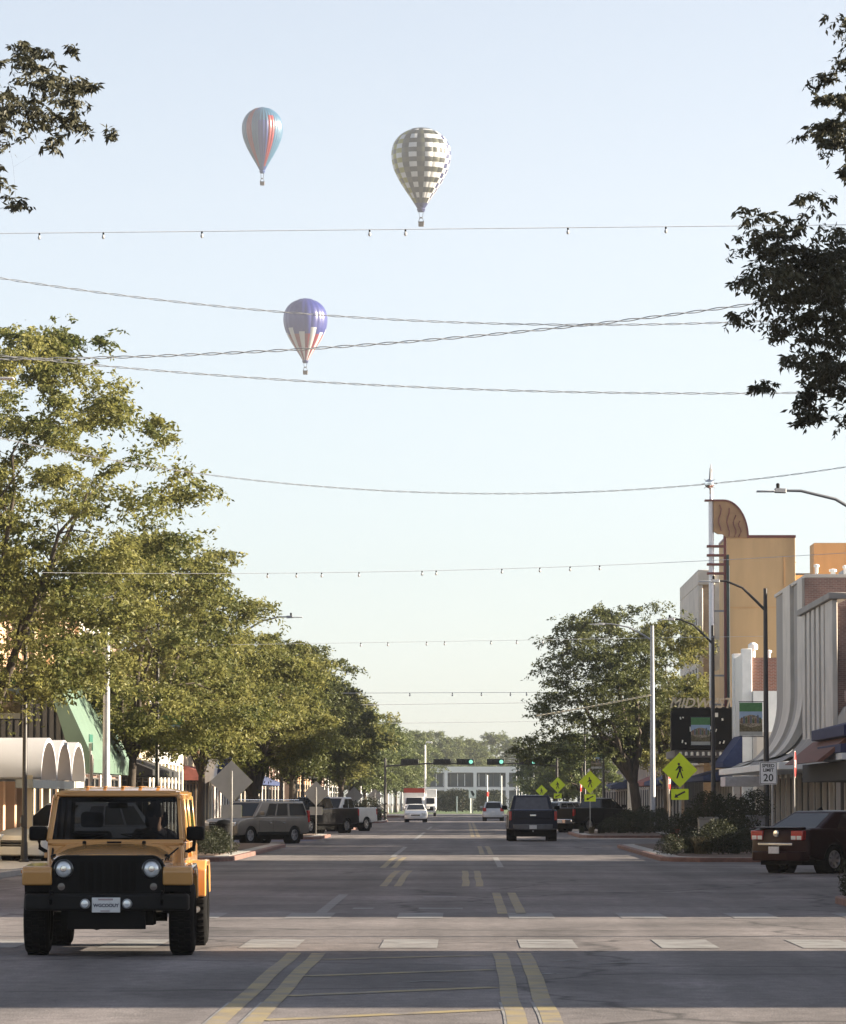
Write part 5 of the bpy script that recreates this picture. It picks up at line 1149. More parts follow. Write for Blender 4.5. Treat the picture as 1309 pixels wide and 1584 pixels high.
# driver: one continuous skinned figure, hands on the wheel
M_skin = mat('skin', (.50,.30,.21), .55, var=.06, scale=10); M_shirt = mat('dark_shirt', (.05,.05,.065), .85, var=.1)
def driver():
    t = thing('person', 'person driving the orange off-road car, both hands on the steering wheel', 'person', jp.location, jp.rotation_euler.z)
    J = {'pel':(-.37,-.30,.86,.15),'bel':(-.37,-.33,1.02,.145),'che':(-.37,-.36,1.20,.155),'nek':(-.37,-.34,1.38,.062),'hed':(-.37,-.315,1.47,.083),'crn':(-.37,-.325,1.575,.078),
         'shl':(-.545,-.36,1.31,.07),'ell':(-.63,-.10,1.10,.05),'wrl':(-.545,.20,1.20,.034),'hal':(-.535,.27,1.22,.036),'shr':(-.195,-.36,1.31,.07),'elr':(-.10,-.10,1.10,.05),'wrr':(-.195,.20,1.20,.034),'har':(-.205,.27,1.22,.036),
         'hil':(-.47,-.25,.86,.10),'knl':(-.50,.18,.93,.075),'fol':(-.47,.50,.62,.05),'hir':(-.27,-.25,.86,.10),'knr':(-.24,.18,.93,.075),'for':(-.27,.50,.62,.05)}
    E = [('pel','bel'),('bel','che'),('che','nek'),('nek','hed'),('hed','crn'),('che','shl'),('shl','ell'),('ell','wrl'),('wrl','hal'),('che','shr'),('shr','elr'),('elr','wrr'),('wrr','har'),('pel','hil'),('hil','knl'),('knl','fol'),('pel','hir'),('hir','knr'),('knr','for')]
    for side_, hx in (('l',-.535),('r',-.205)):
        for k in range(5):
            nm = 'f%s%d' % (side_, k); off = (k-1.8)*.019
            J[nm] = (hx + (.0 if k else (.03 if side_ == 'l' else -.03)), .315, 1.225+off*(1 if k else .4)+.0, .0095); J[nm+'b'] = (hx + (.03 if side_ == 'l' else -.03), .335-.01*k*.2, 1.215+off*.9, .0085)
            E += [('ha'+side_, nm), (nm, nm+'b')]
    ks = list(J); me = bpy.data.meshes.new('body'); me.from_pydata([J[k][:3] for k in ks], [(ks.index(a), ks.index(b)) for a, b in E], [])
    o = link('body', me, t); sk_ = o.modifiers.new('skin', 'SKIN'); sk_.use_smooth_shade = True
    for i, k in enumerate(ks):
        r_ = J[k][3]; sv = me.skin_vertices[0].data[i]; sv.radius = (r_, r_*.85); sv.use_root = (k == 'pel')
    o.modifiers.new('sub', 'SUBSURF').levels = 2; o.modifiers['sub'].render_levels = 2
    dg = bpy.context.evaluated_depsgraph_get(); m2 = bpy.data.meshes.new_from_object(o.evaluated_get(dg)); o.modifiers.clear(); o.data = m2; m2.materials.clear(); m2.materials.append(M_shirt); m2.materials.append(M_skin)
    for p in m2.polygons:
        c = p.center; p.material_index = 1 if (c.z > 1.36 or (c.y > .12 and c.z > 1.12)) else 0; p.use_smooth = True
    c = Vector((-.37,-.31,1.50))
    hair = MB(); hair.lathe([(0,.125),(.05,.115),(.085,.07),(.096,.0),(.09,-.05)], 'z', 18, (-.37,-.335,1.55)); hair.build('hair', mat('dark_hair', (.03,.022,.018), .7), o, smooth=True)
    MB().lathe([(0,.03),(.012,.02),(.016,-.01),(0,-.02)], 'z', 8, (-.37,-.225,1.495)).build('nose', M_skin, o)
    for s in (-1,1): MB().lathe([(0,.012),(.012,0),(0,-.012)], 'z', 8, (-.37+s*.03,-.238,1.525)).build('eye', M_ink, o); MB().lathe([(0,.025),(.012,0),(0,-.03)], 'z', 8, (-.37+s*.083,-.32,1.515)).build('ear', M_skin, o)
    MB().box(-.395,-.238,1.458,-.345,-.230,1.466).build('mouth', mat('lips', (.30,.12,.10), .6), o)
driver()
# ------------------------------------------------------------------ street lamps
def banner_on(par, side, z1=5.0, w=.78, h=1.12):
    x0 = side*.12; x1 = side*(.12+w); a, b = sorted((x0, x1)); z0 = z1-h; n = 5
    bn = MB().box(a, -.012, z0, b, .012, z1).build('banner', mat('banner_blue', (.36,.47,.60), .8, var=.05), par)
    def sh(poly, m, y=.0135, nm='banner_print'): MB().prism(poly, 'y', -y, y).build(nm, m, bn)
    sh([(a,z1-.30),(b,z1-.30),(b,z1-.002),(a,z1-.002)], mat('banner_green', (.10,.24,.09), .8, var=.12, scale=9))
    sh([(a,z0+.14),(b,z0+.14),(b,z0+.55)] + [(a+(b-a)*(1-t), z0+.55+.16*math.sin(t*math.pi)) for t in (.12,.25,.4,.5,.6,.75,.88)] + [(a,z0+.55)], mat('banner_tan', (.33,.27,.19), .8, var=.6, scale=22), .0150)
    sh([(a,z0+.14),(b,z0+.14),(b,z0+.36),((a+b)/2,z0+.28),(a,z0+.40)], mat('banner_brown', (.16,.13,.07), .8, var=.5, scale=18), .0165)
    rb = random.Random(3)
    for q_ in range(9):
        cx_ = a + (b-a)*(.1+.1*q_); hz = rb.uniform(.05,.2); sh([(cx_-.035,z0+.42),(cx_+.035,z0+.42),(cx_+.03,z0+.5+hz),(cx_,z0+.54+hz),(cx_-.03,z0+.5+hz)], mat(('banner_rust','banner_slate','banner_moss')[q_ % 3], ((.24,.14,.09),(.15,.16,.19),(.12,.15,.07))[q_ % 3], .8, var=.3, scale=18), .0160+.0002*q_)
    sh([(a,z0+.002),(b,z0+.002),(b,z0+.14),(a,z0+.14)], mat('banner_pale', (.48,.47,.42), .8, var=.1), .0140)
    for z in (z0-.03, z1+.03): MB().tube([(0,0,z),(side*(.14+w),0,z)], .014, 6).build('banner_rod', M_bronze, bn)
    return bn
def lamp(label, x, d, H=9.2, arm=2.4, m=None, group='street lamps along both pavements', r=.1, rise=.55, z0=.13):
    m = m or M_bronze; s = -1 if x > 0 else 1       # arm reaches over the street
    t = thing('street_lamp', label, 'street lamp', (x, d, z0), 0, group)
    MB().lathe([(r*1.8,0),(r*1.8,.06),(r*1.35,.1),(r*1.2,.5),(r,.55),(r*.62,H)], 'z', 12, cap=True).build('pole', m, t, smooth=True)
    pts = [(0,0,H-.75),(s*.35*arm*.6,0,H-.42),(s*arm*.5,0,H-.12+rise*.2),(s*arm*.85,0,H+rise*.35),(s*arm,0,H+rise*.36)]
    MB().tube(pts, [.05,.045,.04,.035,.03], 8).build('arm', m, t, smooth=True)
    hx = s*arm; h = MB().hexa([(hx,-.11,H+rise*.36-.06),(hx+s*.28,-.14,H+rise*.36-.05),(hx+s*.28,.14,H+rise*.36-.05),(hx,.11,H+rise*.36-.06),(hx,-.07,H+rise*.36+.05),(hx+s*.28,-.10,H+rise*.36+.06),(hx+s*.28,.10,H+rise*.36+.06),(hx,.07,H+rise*.36+.05)]).build('lamp_head', M_steel, t, bevel=.015)
    MB().box(min(hx+s*.28,hx+s*.72),-.13,H+rise*.36-.035,max(hx+s*.28,hx+s*.72),.13,H+rise*.36+.0).build('led_panel', mat('led_panel_grey', (.55,.56,.58), .4), h, bevel=.01)
    MB().lathe([(.04,0),(.045,.09),(.03,.12),(0,.125)], 'z', 10, (hx+s*.2,0,H+rise*.36+.06)).build('photocell', M_black, h)
    MB().box(-.07,-.13,.9,.07,-.09,1.2).build('hand_hole_cover', m, t)
    return t
# right side
lamp('lamp with arm reaching in from the right edge above the concrete building', 10.25, 99.0, 8.9, 2.4, M_steel)
l1 = lamp('dark lamp pole carrying a banner before the concrete pylon', gx(1186,138), 138, 8.75, 1.55, rise=.7, r=.105); banner_on(l1, -1, gz(1087,138)-.13)
l2 = lamp('dark lamp pole carrying a banner in front of the cinema marquee', gx(1104,166), 166, 8.7, 1.55, rise=.7, r=.1); banner_on(l2, -1, gz(1110,166)-.13)
l3 = lamp('thick grey lamp pole beside the large dark tree', gx(1010,204), 204, gz(968,204)-.13, 2.4, M_steel, r=.15, rise=.25)
l4 = lamp('lamp pole with banner just left of the thick grey pole', gx(983,240), 240, 8.8, 1.55, rise=.7); banner_on(l4, 1, gz(1148,240)-.13)
for i, (px, d) in enumerate(((934,296), (905,340), (872,415), (845,500), (826,585), (812,670), (807,715), (803,755), (799,800))):
    l = lamp(['dark lamp pole with blue banner behind the second pedestrian sign', 'lamp pole right of the third pedestrian sign', 'lamp pole between the third and fourth pedestrian signs', 'lamp pole behind the fourth pedestrian sign', 'lamp pole just left of the fourth pedestrian sign', 'rightmost of the five thin far lamp poles', 'second from right of the five thin far lamp poles', 'middle of the five thin far lamp poles', 'leftmost of the thin far lamp poles'][i], gx(px,d), d, 8.8, 1.55, m=M_steel if i > 3 else None, rise=.7, r=.1 if i < 5 else .12)
    if i == 0: banner_on(l, -1, gz(1165,296)-.13)
# left side
m1 = lamp('dark lamp pole with banner at the left edge', gx(38,103), 103, 6.4, .7, rise=.3, r=.07); banner_on(m1, -1, gz(1043,103)-.13)
lamp('thick grey lamp pole rising through the left trees beside the street name sign', gx(164,116), 116, 7.9, 1.2, M_steel, r=.12, rise=.3)
m2 = lamp('brown lamp pole with banner right of the thick grey pole', gx(243,134), 134, 8.7, 1.55, rise=.7, r=.08); banner_on(m2, 1, gz(1107,134)-.13)
lamp('lamp pole whose lamp head shows above the left trees', gx(368,178), 178, gz(952,178)-.3, 2.1, M_steel, rise=.3)
for i, (px, d) in enumerate(((435,222), (468,250), (493,280), (507,305), (540,350), (546,366), (558,394), (566,415), (574,438), (582,464), (588,486), (600,535), (606,564), (615,615), (622,660))):
    l = lamp('thin lamp pole on the left pavement, %s beyond the tan sports utility car' % ('first second third fourth fifth sixth seventh eighth ninth tenth eleventh twelfth thirteenth fourteenth fifteenth'.split()[i]), gx(px,d), d, 8.7, 1.55, m=M_bronze if i in (0, 1) else M_steel, rise=.7, r=.09)
    if i == 1: banner_on(l, 1, gz(1176,250)-.13)
# near lamps outside the frame that carry the cables over the street
for s in (-1, 1):
    lamp('near lamp pole beyond the %s edge holding the overhead cables' % ('left' if s < 0 else 'right'), s*10.3, 51, 9.6, 2.0, M_steel); lamp('second near lamp pole beyond the %s edge holding a sagging cable' % ('left' if s < 0 else 'right'), s*10.3, 79, 9.6, .8, M_steel)

# ------------------------------------------------------------------ cables across the street
M_wire = mat('cable_grey', (.60,.61,.63), .6); M_twist = mat('twisted_cable', (.34,.345,.36), .7, var=.2, scale=4)
def para(pts):
    xs = [p[0] for p in pts]; ys = [p[1] for p in pts]
    return np.polyfit(xs, ys, 2 if len(pts) > 2 else 1)
def line_pts(d, pts, x0=-10.2, x1=10.2, n=60):
    c = para([(at(px,py,d).x, at(px,py,d).z) for px, py in pts]); return [(x0+(x1-x0)*i/n, d, float(np.polyval(c, x0+(x1-x0)*i/n))) for i in range(n+1)]
def bulb_string(label, d, pts, bulbs, r=.012, br=.035):
    P = line_pts(d, pts); o = P[0]; t = thing('string_light', label, 'string light', o, 0, 'bulb strings across the street')
    lp = [(p[0]-o[0], 0, p[2]-o[2]) for p in P]; MB().tube(lp, r, 5).build('cable', M_wire, t)
    c = para([(at(px,py,d).x, at(px,py,d).z) for px, py in pts])
    sock = bul = None
    for px in bulbs:
        x = gx(px, d); z = float(np.polyval(c, x))
        if sock is None:
            s_ = MB().lathe([(br*.5,.0),(br*.55,-br*1.2),(br*.35,-br*1.4)], 'z', 8, cap=True).build('socket', M_black, t); b_ = MB().lathe([(br*.4,-br*1.3),(br*.95,-br*2.2),(br,-br*2.9),(br*.6,-br*3.7),(0,-br*3.9)], 'z', 10).build('bulb', mat('bulb_glass', (.5,.5,.5), .1, coat=1), s_, smooth=True); sock, bul = s_.data, b_.data
            s_.location = (x-o[0], 0, z-o[2])
        else: s_ = link('socket', sock, t, (x-o[0], 0, z-o[2])); link('bulb', bul, s_)
bulb_string('straight string with seven bulbs high across the upper picture', 51, [(0,361),(1180,349)], (55,155,309,571,627,881,1034), .005, .022)
bulb_string('bulb string below the sagging cable, level with the blade of the cinema', 98, [(370,887),(700,882),(1100,867)], (413,458,497,555,653,675,777,836,883,929), .006, .03)
bulb_string('faint bulb string level with the right tree top', 139, [(510,995),(820,990)], (558,600,660,688,760,800,840), .006, .035)
bulb_string('bulb string above the far signals, upper of three', 226, [(590,1072),(830,1071)], (634,700,745,790,815), .013, .05)
for k, (y, d) in enumerate(((1090,262), (1119,318))):
    P = line_pts(d, [(590,y),(830,y-3)]); tag(MB().tube([(p[0],p[1],p[2]) for p in P], .015, 4).build('overhead_cable', M_wire), ['plain cable across the street above the far signals, middle of three', 'plain cable across the street just above the far signals'][k], 'cable', 'plain cables far down the street')
def twisted(label, d, pts, x0=-10.2, x1=10.2, r=.011, a=.019, per=.34):
    n = int((x1-x0)/per*8); P = line_pts(d, pts, x0, x1, n); mb = MB()
    for ph in (0, math.pi): mb.tube([(p[0], p[1]+a*math.cos(2*math.pi*p[0]/per+ph), p[2]+a*math.sin(2*math.pi*p[0]/per+ph)) for p in P], r, 4, cap=False)
    return tag(mb.build('twisted_cable', M_twist, fix=False), label, 'cable', 'twisted cables across the street')
twisted('twisted cable crossing the top of the red, white and blue balloon', 51.0, [(0,430),(440,483),(800,501),(1170,497)], r=.0045, a=.010, per=.5)
twisted('twisted cable rising to the right across the stripes of the lowest balloon', 50.6, [(0,556),(220,551),(460,540),(850,508),(1160,473),(1309,447)], r=.006, a=.014, per=.55)
twisted('twisted cable just below the lowest balloon', 51.4, [(60,556),(300,578),(800,604),(1210,608)], r=.0045, a=.010, per=.5)
twisted('lowest long twisted cable sagging to the middle of the street', 79, [(20,683),(300,730),(600,757),(800,766),(1100,750),(1300,722)], r=.005, a=.011, per=.55)
twisted('bright twisted cable from the thick grey pole into the dark right tree', 203.5, [(845,1105),(925,1091),(1003,1076)], x0=gx(830,203.5), x1=gx(1008,203.5), r=.024, a=.03, per=.5).data.materials[0] = mat('pale_rope', (.5,.45,.33), .8)

# ------------------------------------------------------------------ signs
M_fluo = mat('fluorescent_yellow_green', (.80,.96,.020), .45, var=.04, scale=3); M_sred = mat('sign_red', (.50,.025,.02), .5, var=.05); M_swh = mat('sign_white', (.74,.74,.74), .5, var=.05); M_sbl = mat('sign_black', (.012,.012,.012), .5); M_sgr = mat('sign_green', (.02,.11,.075), .5, var=.1)
M_post = mat('sign_post', (.40,.39,.37), .5, .5, var=.12, scale=4)
def post(t, H, r=.028): MB().box(-r, -r*.7, 0, r, r*.7, H).build('post', M_post, t, bevel=.005, seg=1)
def ngon(n, R_, rot=0): return [(R_*math.cos(2*math.pi*k/n+rot), R_*math.sin(2*math.pi*k/n+rot)) for k in range(n)]
def plate(par, nm, poly, z, y, m, th=.006, cx=0): return MB().prism([(cx+u, z+w) for u, w in poly], 'y', y-th, y+th).build(nm, m, par)
def rrect(w, h, r_=.03):
    o = []
    for (sx, sy, a0) in ((1,1,0),(-1,1,90),(-1,-1,180),(1,-1,270)):
        for k in range(4): a = R(a0+30*k); o.append((sx*(w-r_)+r_*math.cos(a), sy*(h-r_)+r_*math.sin(a)))
    return o
def ped_walker(par, z, y, s):
    """walking figure of a pedestrian crossing sign"""
    parts = [ngon(14, .085), ]
    def add(poly, nm='walking_figure'): plate(par, nm, [(u*s, w*s) for u, w in poly], z, y, M_sbl, .002)
    add([(u-.06, w+.40) for u, w in ngon(16, .075)])
    add([(-.10,.31),(.02,.31),(.09,.22),(.075,-.03),(-.06,-.05),(-.085,.20)])
    add([(-.09,.28),(-.20,.10),(-.27,.03),(-.24,-.01),(-.14,.05),(-.05,.18)]); add([(.03,.30),(.14,.20),(.165,.02),(.215,.0),(.19,-.03),(.125,-.01),(.10,.16),(.02,.2)])
    add([(-.06,-.02),(.02,-.03),(-.06,-.26),(-.13,-.47),(-.215,-.47),(-.15,-.22)]); add([(-.01,.0),(.075,-.02),(.14,-.25),(.22,-.46),(.14,-.47),(.05,-.22)])
def ped_sign(label, x, d, H=3.4, side=.86, back=False, r=.028, ztop=None):
    t = thing('pedestrian_sign', label, 'sign', (x, d, .14), R(180) if back else 0, 'pedestrian crossing signs'); h = side/math.sqrt(2); zc = (ztop or H) - h
    post(t, zc+h*.5, r)
    dm = plate(t, 'sign_panel', [(0,-h),(h,0),(0,h),(-h,0)], zc, -.03, M_alu if False else M_fluo, .004)
    plate(dm, 'panel_back', [(0,-h),(h,0),(0,h),(-h,0)], zc, -.022, M_alu, .003)
    for k in range(4):       # thin black border line
        a = Vector((0,-h*.93)) if k == 0 else None
    ped_walker(dm, zc-.02, -.0365, h*.93)
    pq = plate(t, 'arrow_plaque', rrect(.30, .19), zc-h-.23, -.03, M_fluo, .004); plate(pq, 'panel_back', rrect(.30,.19), zc-h-.23, -.022, M_alu, .003)
    ar = [(-.19,-.12),(-.05,-.11),(-.085,-.07),(.19,.07),(.165,.12),(-.115,-.02),(-.15,.02)]
    plate(pq, 'arrow', ar, zc-h-.23, -.0365, M_sbl, .002)
    return t
for i, (px, d, yt) in enumerate(((1052,141,1164), (913,216,1192), (863,312,1202), (838,412,1214))):
    ped_sign(['nearest yellow green pedestrian sign, standing in the planted kerb extension on the right', 'second yellow green pedestrian sign, before the parked black pickup', 'third yellow green pedestrian sign, right of the navy pickup', 'farthest yellow green pedestrian sign, above the navy pickup'][i], gx(px,d), d, ztop=gz(yt,d)-.14, side=.86)
for i, (px, d, yt) in enumerate(((358,118,1176), (489,189,1208), (548,256,1217), (580,318,1220))):
    ped_sign(['grey back of a pedestrian sign in the near left kerb extension', 'tan lit back of a pedestrian sign by the parked black pickup', 'back of the third pedestrian sign on the left', 'back of the farthest pedestrian sign on the left'][i], gx(px,d), d, ztop=gz(yt,d)-.14, side=.88 if i == 0 else .82, back=True)
def stop_sign(label, x, d, rot, names=True, H=2.55, r=.38):
    t = thing('stop_sign', label, 'sign', (x, d, .13), R(rot), 'stop signs facing the side streets'); post(t, H+r*.9 + (.25 if names else 0)); zc = H
    pw = plate(t, 'sign_panel', ngon(8, r*1.082, R(22.5)), zc, -.03, M_swh, .004); plate(pw, 'red_field', ngon(8, r*1.03, R(22.5)), zc, -.0365, M_sred, .003); plate(pw, 'panel_back', ngon(8, r*1.08, R(22.5)), zc, -.022, M_alu, .003)
    lettering('lettering', 'STOP', .33, M_swh, pw, (0,-.041,zc), FACE_CAM, extrude=.002, bold=.004)
    if names:
        for k, ro in enumerate((0, 90)):
            b = MB().box(-.50,-.012,zc+r+.10+k*.24,.50,.012,zc+r+.31+k*.24).build('street_name_blade', M_sgr, t, bevel=.004, seg=1); b.rotation_euler = (0,0,R(ro - (rot if k else 0)))
    return t
s1 = stop_sign('stop sign seen almost edge on with green name blades beside the thick left pole', gx(140,112), 112, 101, True, 2.45)
s2 = stop_sign('stop sign seen edge on with green street name blades, left of the grey sign back', gx(325,182), 182, 102, True, 2.45)
stop_sign('red and white stop sign seen edge on before the concrete building on the right', gx(1229,124), 124, 82, False, gz(1189,124), .40)
stop_sign('red and white stop sign seen edge on behind the nearest pedestrian sign', gx(1035,188), 188, 80, False, gz(1214,188), .38)
stop_sign('small red and white stop sign seen edge on beside the second pedestrian sign', gx(898,262), 262, 78, False, gz(1219,262), .38)
# speed limit
t = thing('speed_limit_sign', 'white speed limit twenty sign on the right pavement', 'sign', (gx(1189,130), 130, .13)); zc = gz(1196,130)-.13
MB().box(.09,-.02,0,.15,.02,zc+.2).build('post', M_post, t)
p_ = plate(t, 'sign_panel', rrect(.28,.36,.04), zc, -.035, M_swh, .004); plate(p_, 'panel_back', rrect(.28,.36,.04), zc, -.027, M_alu, .003)
for k, (a, b, c_, e) in enumerate(((-.26,-.34,.26,-.325),(-.26,.325,.26,.34),(-.26,-.325,-.245,.325),(.245,-.325,.26,.325))): plate(p_, 'border', [(a,b),(c_,b),(c_,e),(a,e)], zc, -.0405, M_sbl, .0015)
for tx, sz, dz in (('SPEED',.145,.23), ('LIMIT',.145,.09), ('20',.33,-.16)): lettering('lettering', tx, sz, M_sbl, p_, (0,-.0415,zc+dz), FACE_CAM, extrude=.002, bold=.004)
# keep right sign and small posts on the far lawn
t = thing('keep_right_sign', 'small black and white keep right sign at the end of the street', 'sign', (gx(731,560), 560, 0)); post(t, gz(1222,560)-.2, .08); p_ = plate(t, 'sign_panel', rrect(.5,.62,.05), gz(1228,560), -.09, M_swh, .01); plate(p_, 'symbol', [(-.28,.4),(.05,.4),(.3,-.1),(.1,-.4),(-.1,-.1)], gz(1228,560), -.105, M_sbl, .004)
for i, (px, y0, d) in enumerate(((754,1199,600), (776,1200,610), (707,1232,600), (728,1232,575))):
    t = thing('slim_post', ['tall slim white post with red band before the end building', 'tall slim white post right of the red banded post', 'short slim white post on the far lawn', 'short slim post beside the keep right sign'][i], 'post', (gx(px,d), d, 0)); MB().tube([(0,0,0),(0,0,gz(y0,d))], .09, 8).build('shaft', M_white, t)
    if i == 0: MB().tube([(0,0,gz(1232,d)),(0,0,gz(1225,d))], .2, 8).build('red_band', M_sred, t)
# hydrant and concrete planter near the nearest pedestrian sign
t = thing('fire_hydrant', 'red fire hydrant beside the nearest pedestrian sign post', 'hydrant', (gx(1047,150), 150, .14))
MB().lathe([(.15,0),(.15,.05),(.10,.06),(.10,.42),(.13,.44),(.12,.52),(.06,.60),(.03,.61),(.03,.66),(0,.66)], 'z', 16).build('barrel', M_sred, t, smooth=True)
for s in (-1,1): MB().lathe([(.055,0),(.055,.09),(.03,.12),(0,.12)] if s > 0 else [(.055,0),(.055,-.09),(.03,-.12),(0,-.12)], 'x', 10, (s*.09,0,.36)).build('outlet_cap', M_sred, t)
for i, (px, d, h, m) in enumerate(((1095,134,.95,M_conc), (1168,134,1.0,M_greyc))):
    t = thing('planter', ['square concrete planter holding a dark shrub, behind the near right shrubs', 'tall dark planter beside the maroon saloon'][i], 'planter', (gx(px,d), d, .14)); w = .28
    MB().hexa([(-w,-w,0),(w,-w,0),(w,w,0),(-w,w,0),(-w*1.15,-w*1.15,h),(w*1.15,-w*1.15,h),(w*1.15,w*1.15,h),(-w*1.15,w*1.15,h)]).build('box', m, t, bevel=.03); MB().box(-w*1.2,-w*1.2,h,w*1.2,w*1.2,h+.08).build('rim', m, t, bevel=.02)
    shrub('dark leafy shrub growing in the %s planter' % ('square concrete' if i == 0 else 'tall dark'), gx(px,d), d, .85, 40+i, z=.14+h)
t = thing('litter_bin', 'dark litter bin on the left kerb extension', 'bin', (gx(347,126), 126, .14)); MB().lathe([(.22,0),(.26,.8),(.28,.82),(.28,.86),(.18,.95),(0,.98)], 'z', 16).build('drum', M_black, t, smooth=True); MB().box(-.12,-.29,.62,.12,-.24,.72).build('flap', M_bronze, t)
t = thing('hanging_flag', 'white and navy flag hanging from an angled staff behind the grey sign back', 'flag', (gx(330,172), 172, 0)); z1 = gz(1165,172)
MB().tube([(-5.2,0,z1-.6),(.9,0,z1+.4)], .025, 6).build('staff', M_white, t)
fl = MB(); vs=[]; fs=[]
for i in range(9):
    for j in range(7): u=i/8; v=j/6; vs.append((-.35+1.1*u+.05*math.sin(v*5), .12*math.sin(u*9+v*2), z1+.28-.1*(1-u)-1.5*v*(1-.35*u)))
for i in range(8):
    for j in range(6): fl.cur = 1 if i >= 4 else 0; a=i*7+j; fs.append((a,a+1,a+8,a+7)); fl.mi.append(fl.cur)
fl.v = vs; fl.f = fs; fl.build('cloth', [M_swh, M_navy], t, smooth=True)

# ------------------------------------------------------------------ traffic signals
M_sig = mat('signal_black', (.012,.013,.012), .5); M_sgl = emis('signal_green_lit', (.35,1.0,.75), .22)
DS = 335.0
def signal_arm(label, px_pole, px_end, heads, arm_y=1181):
    xp = gx(px_pole, DS); z = gz(arm_y, DS); t = thing('signal_mast', label, 'traffic signal', (xp, DS, .13))
    MB().lathe([(.16,0),(.12,.3),(.09,z+.3)], 'z', 12, cap=True).build('pole', M_bronze, t, smooth=True)
    xe = gx(px_end, DS)-xp; MB().tube([(0,0,z-.35),(xe*.5,0,z-.14),(xe,0,z-.13)], [.08,.06,.04], 8).build('arm', M_bronze, t)
    for (px, lit) in heads:
        x = gx(px, DS)-xp; h = MB().box(x-.72,-.32,z-.24,x+.72,-.14,z+.24).build('signal_head', M_sig, t, bevel=.03); 
        for k in range(3):
            cx = x - .46 + k*.46; MB().lathe([(.17,0),(.175,-.2)], 'y', 16, (cx,-.33,z)).build('visor', M_sig, h)
            if lit: MB().lathe([(0,-.03),(.16,-.015),(.165,0)], 'y', 18, (cx,-.335,z)).build('lens', M_sgl if k == 2 else mat('signal_lens_off', (.03,.02,.02), .3), h)
        MB().box(x-.05,-.15,z-.16,x+.05,.05,z+.05).build('bracket', M_sig, h)
    return t
signal_arm('right signal mast with two lit green heads over the street', 862, 755, ((767,True),(817,True)))
signal_arm('left signal mast with dark heads and one lit green head over the street', 596, 728, ((634,False),(684,False),(720,True)))
t = thing('street_lamp', 'short white lamp post above the left signal arm', 'street lamp', (gx(658,430), 430, .13)); zt2 = gz(1150,430); MB().tube([(0,0,0),(0,0,zt2-.3),(.12,0,zt2),(.35,0,zt2+.02)], [.12,.08,.06,.05], 8).build('pole', M_white, t); MB().box(.3,-.12,zt2-.1,.75,.12,zt2+.06).build('lamp_head', M_white, t, bevel=.02)
# ------------------------------------------------------------------ hot-air balloons
def bal_prof(h):
    """radius fraction at height fraction 0 (mouth) .. 1 (crown), max 1"""
    pts = ((0,.13),(.1,.30),(.22,.52),(.35,.74),(.48,.91),(.58,.98),(.66,1.0),(.75,.97),(.84,.86),(.91,.69),(.96,.48),(.985,.28),(1,.03))
    for (a, ra), (b, rb) in zip(pts, pts[1:]):
        if h <= b: t = (h-a)/(b-a); return ra + (rb-ra)*t
    return 0
def smooth_prof(h): return sum(bal_prof(min(1, max(0, h+o)))*w for o, w in ((-.03,.25),(0,.5),(.03,.25))) if .03 < h < .97 else bal_prof(h)
def balloon(label, px, d, y_top, y_bot, y_bask, wpx, gores, rows, colour, skirt_m, dark_lines=False):
    x = gx(px, d); zt, z0, zk = gz(y_top,d), gz(y_bot,d), gz(y_bask,d); Rm = wpx/2*d/FPX
    t = thing('hot_air_balloon', label, 'hot air balloon', (x, d, zk), 0, 'hot air balloons'); H = zt-z0; b0 = z0-zk
    slots = []
    nv = rows*3
    for g in range(gores):
        mb = MB(); vs = []; fs = []; used = []
        for j in range(nv+1):
            h = j/nv; r_ = smooth_prof(h)*Rm
            for i in range(5):
                a = 2*math.pi*(g + i/4)/gores; bulge = 1 + .025*math.sin(math.pi*i/4)
                vs.append((r_*bulge*math.cos(a), r_*bulge*math.sin(a), b0 + H*h))
        for j in range(nv):
            m = colour(g, j*rows//nv, gores, rows, j/nv)
            if m not in used: used.append(m)
            for i in range(4): fs.append((j*5+i, j*5+i+1, (j+1)*5+i+1, (j+1)*5+i)); mb.mi.append(used.index(m))
        mb.v = vs; mb.f = fs; mb.build('gore', used, t, smooth=True, ang=60, fix=False)
    r0 = bal_prof(0)*Rm
    MB().lathe([(r0*1.02, b0), (r0*1.12, b0-H*.012), (r0*.85, b0-H*.045)], 'z', 24).build('skirt', skirt_m, t)
    bw = .75; bz = 1.25
    bk = MB(); bk.hexa([(-bw,-bw,0),(bw,-bw,0),(bw,bw,0),(-bw,bw,0),(-bw*1.1,-bw*1.1,bz),(bw*1.1,-bw*1.1,bz),(bw*1.1,bw*1.1,bz),(-bw*1.1,bw*1.1,bz)]); bk = bk.build('basket', mat('wicker', (.10,.065,.035), .9, var=.3, scale=6), t, bevel=.05)
    MB().box(-bw*1.15,-bw*1.15,bz,bw*1.15,bw*1.15,bz+.12).build('basket_rim', M_black, bk, bevel=.04)
    MB().box(-.35,-.35,bz+1.1,.35,.35,bz+1.5).build('burner', M_steel, t, bevel=.05)
    for sx in (-1,1):
        for sy in (-1,1):
            MB().tube([(sx*bw,sy*bw,bz),(sx*.4,sy*.4,bz+1.2)], .06, 5).build('upright', M_black, t); MB().tube([(sx*.4,sy*.4,bz+1.3),(sx*r0*.6,sy*r0*.6,b0-H*.03)], .05, 5).build('cable', M_black, t)
    # two people standing in the basket would be hidden below its rim at this distance
    return t
def fab(n, c): return mat('fabric_'+n, c, .38, var=.04, scale=.4, spec=.5)
B_teal, B_blue, B_red, B_pur = fab('teal', (.020,.082,.150)), fab('blue', (.012,.04,.15)), fab('red', (.20,.010,.012)), fab('purple', (.022,.034,.16))
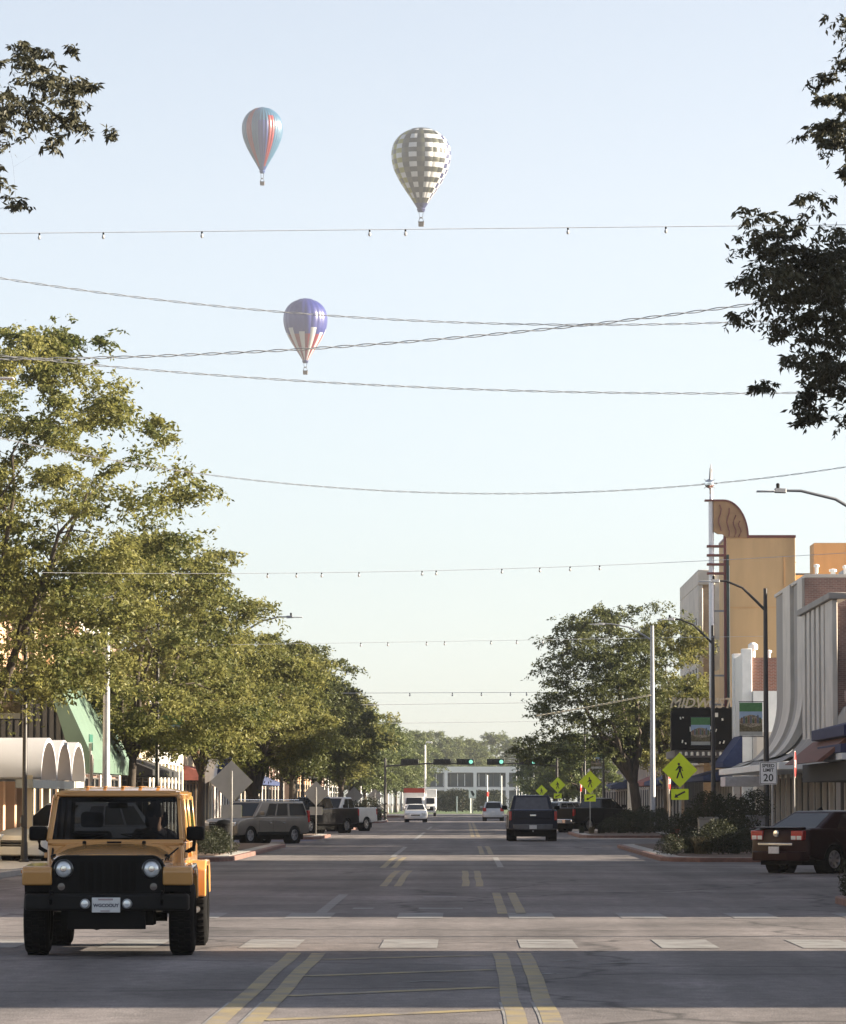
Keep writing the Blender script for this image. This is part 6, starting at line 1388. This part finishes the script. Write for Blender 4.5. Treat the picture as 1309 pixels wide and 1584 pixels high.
B_wht, B_dk, B_yel, B_nvy, B_ol = fab('white', (.44,.445,.45)), fab('dark', (.013,.016,.012)), fab('yellow', (.20,.19,.02)), fab('navy', (.012,.018,.08)), fab('olive', (.045,.048,.027))
B_roy, B_rd2 = fab('royal', (.012,.018,.15)), fab('crimson', (.16,.003,.014))
# gore index angle 0 = +X (image right), camera looks along +Y so the visible half is centred on -Y (angle 270 deg)
def col1(g, r_, n, rows, h):
    a = (360*(g+.5)/n - 270 + 540) % 360 - 180       # 0 = facing the camera, positive = image right
    if h < .04: return B_blue
    if -48 < a < -28: return B_red
    if 20 < a < 40 and h < .82: return B_red
    if 40 < a < 60 and h < .8: return B_teal
    if -28 < a < -6: return B_teal if (h < .9) else B_blue
    if -6 < a < 20: return B_pur if .2 < h < .75 else (B_teal if h >= .75 else B_blue)
    return B_teal
def col2(g, r_, n, rows, h):
    a = (360*(g+.5)/n - 270 + 540) % 360 - 180
    if h < .05: return B_nvy
    if h > .96: return B_dk
    ck = (g + r_) % 2
    od = g % 2 == 1; rv = r_ % 2 == 0
    if a < -34: return (B_wht if rv else B_yel) if od else (B_yel if rv else B_ol)
    if a < 26: return (B_wht if rv else B_dk) if od else (B_dk if rv else B_ol)
    if a < 52: return (B_wht if rv else B_ol) if not od else (B_wht if rv else B_dk)
    return B_wht if ck else B_nvy
def col3(g, r_, n, rows, h):
    top = .50 if g % 4 == 0 else (.42 if g % 4 == 2 else .40)
    if h < top: return B_wht if g % 2 == 0 else B_rd2
    return B_roy
balloon('teal balloon with red vertical stripes, upper left of the three', 403, 1500, 165, 263, 286, 63, 36, 12, col1, B_blue)
balloon('checkered white, dark and yellow balloon, the largest', 651.5, 1180, 197, 322, 350, 92, 22, 17, col2, B_nvy)
balloon('blue balloon with red and white stripes on its lower half, lowest of the three', 471, 1420, 461, 557, 579, 68, 20, 20, col3, B_nvy)

# ------------------------------------------------------------------ morning haze
hm = bpy.data.materials.new('haze_air'); hm.use_nodes = True; nt = hm.node_tree; nt.nodes.clear(); o_ = nt.nodes.new('ShaderNodeOutputMaterial'); pv = nt.nodes.new('ShaderNodeVolumePrincipled')
pv.inputs['Color'].default_value = (.95,.96,1.0,1); pv.inputs['Density'].default_value = HAZE_D; pv.inputs['Anisotropy'].default_value = .5
nt.links.new(pv.outputs[0], o_.inputs['Volume'])
if HAZE_D > 0: tag(MB().box(-620,-170,-1.2,620,2220,330).build('haze', hm), kind='stuff')
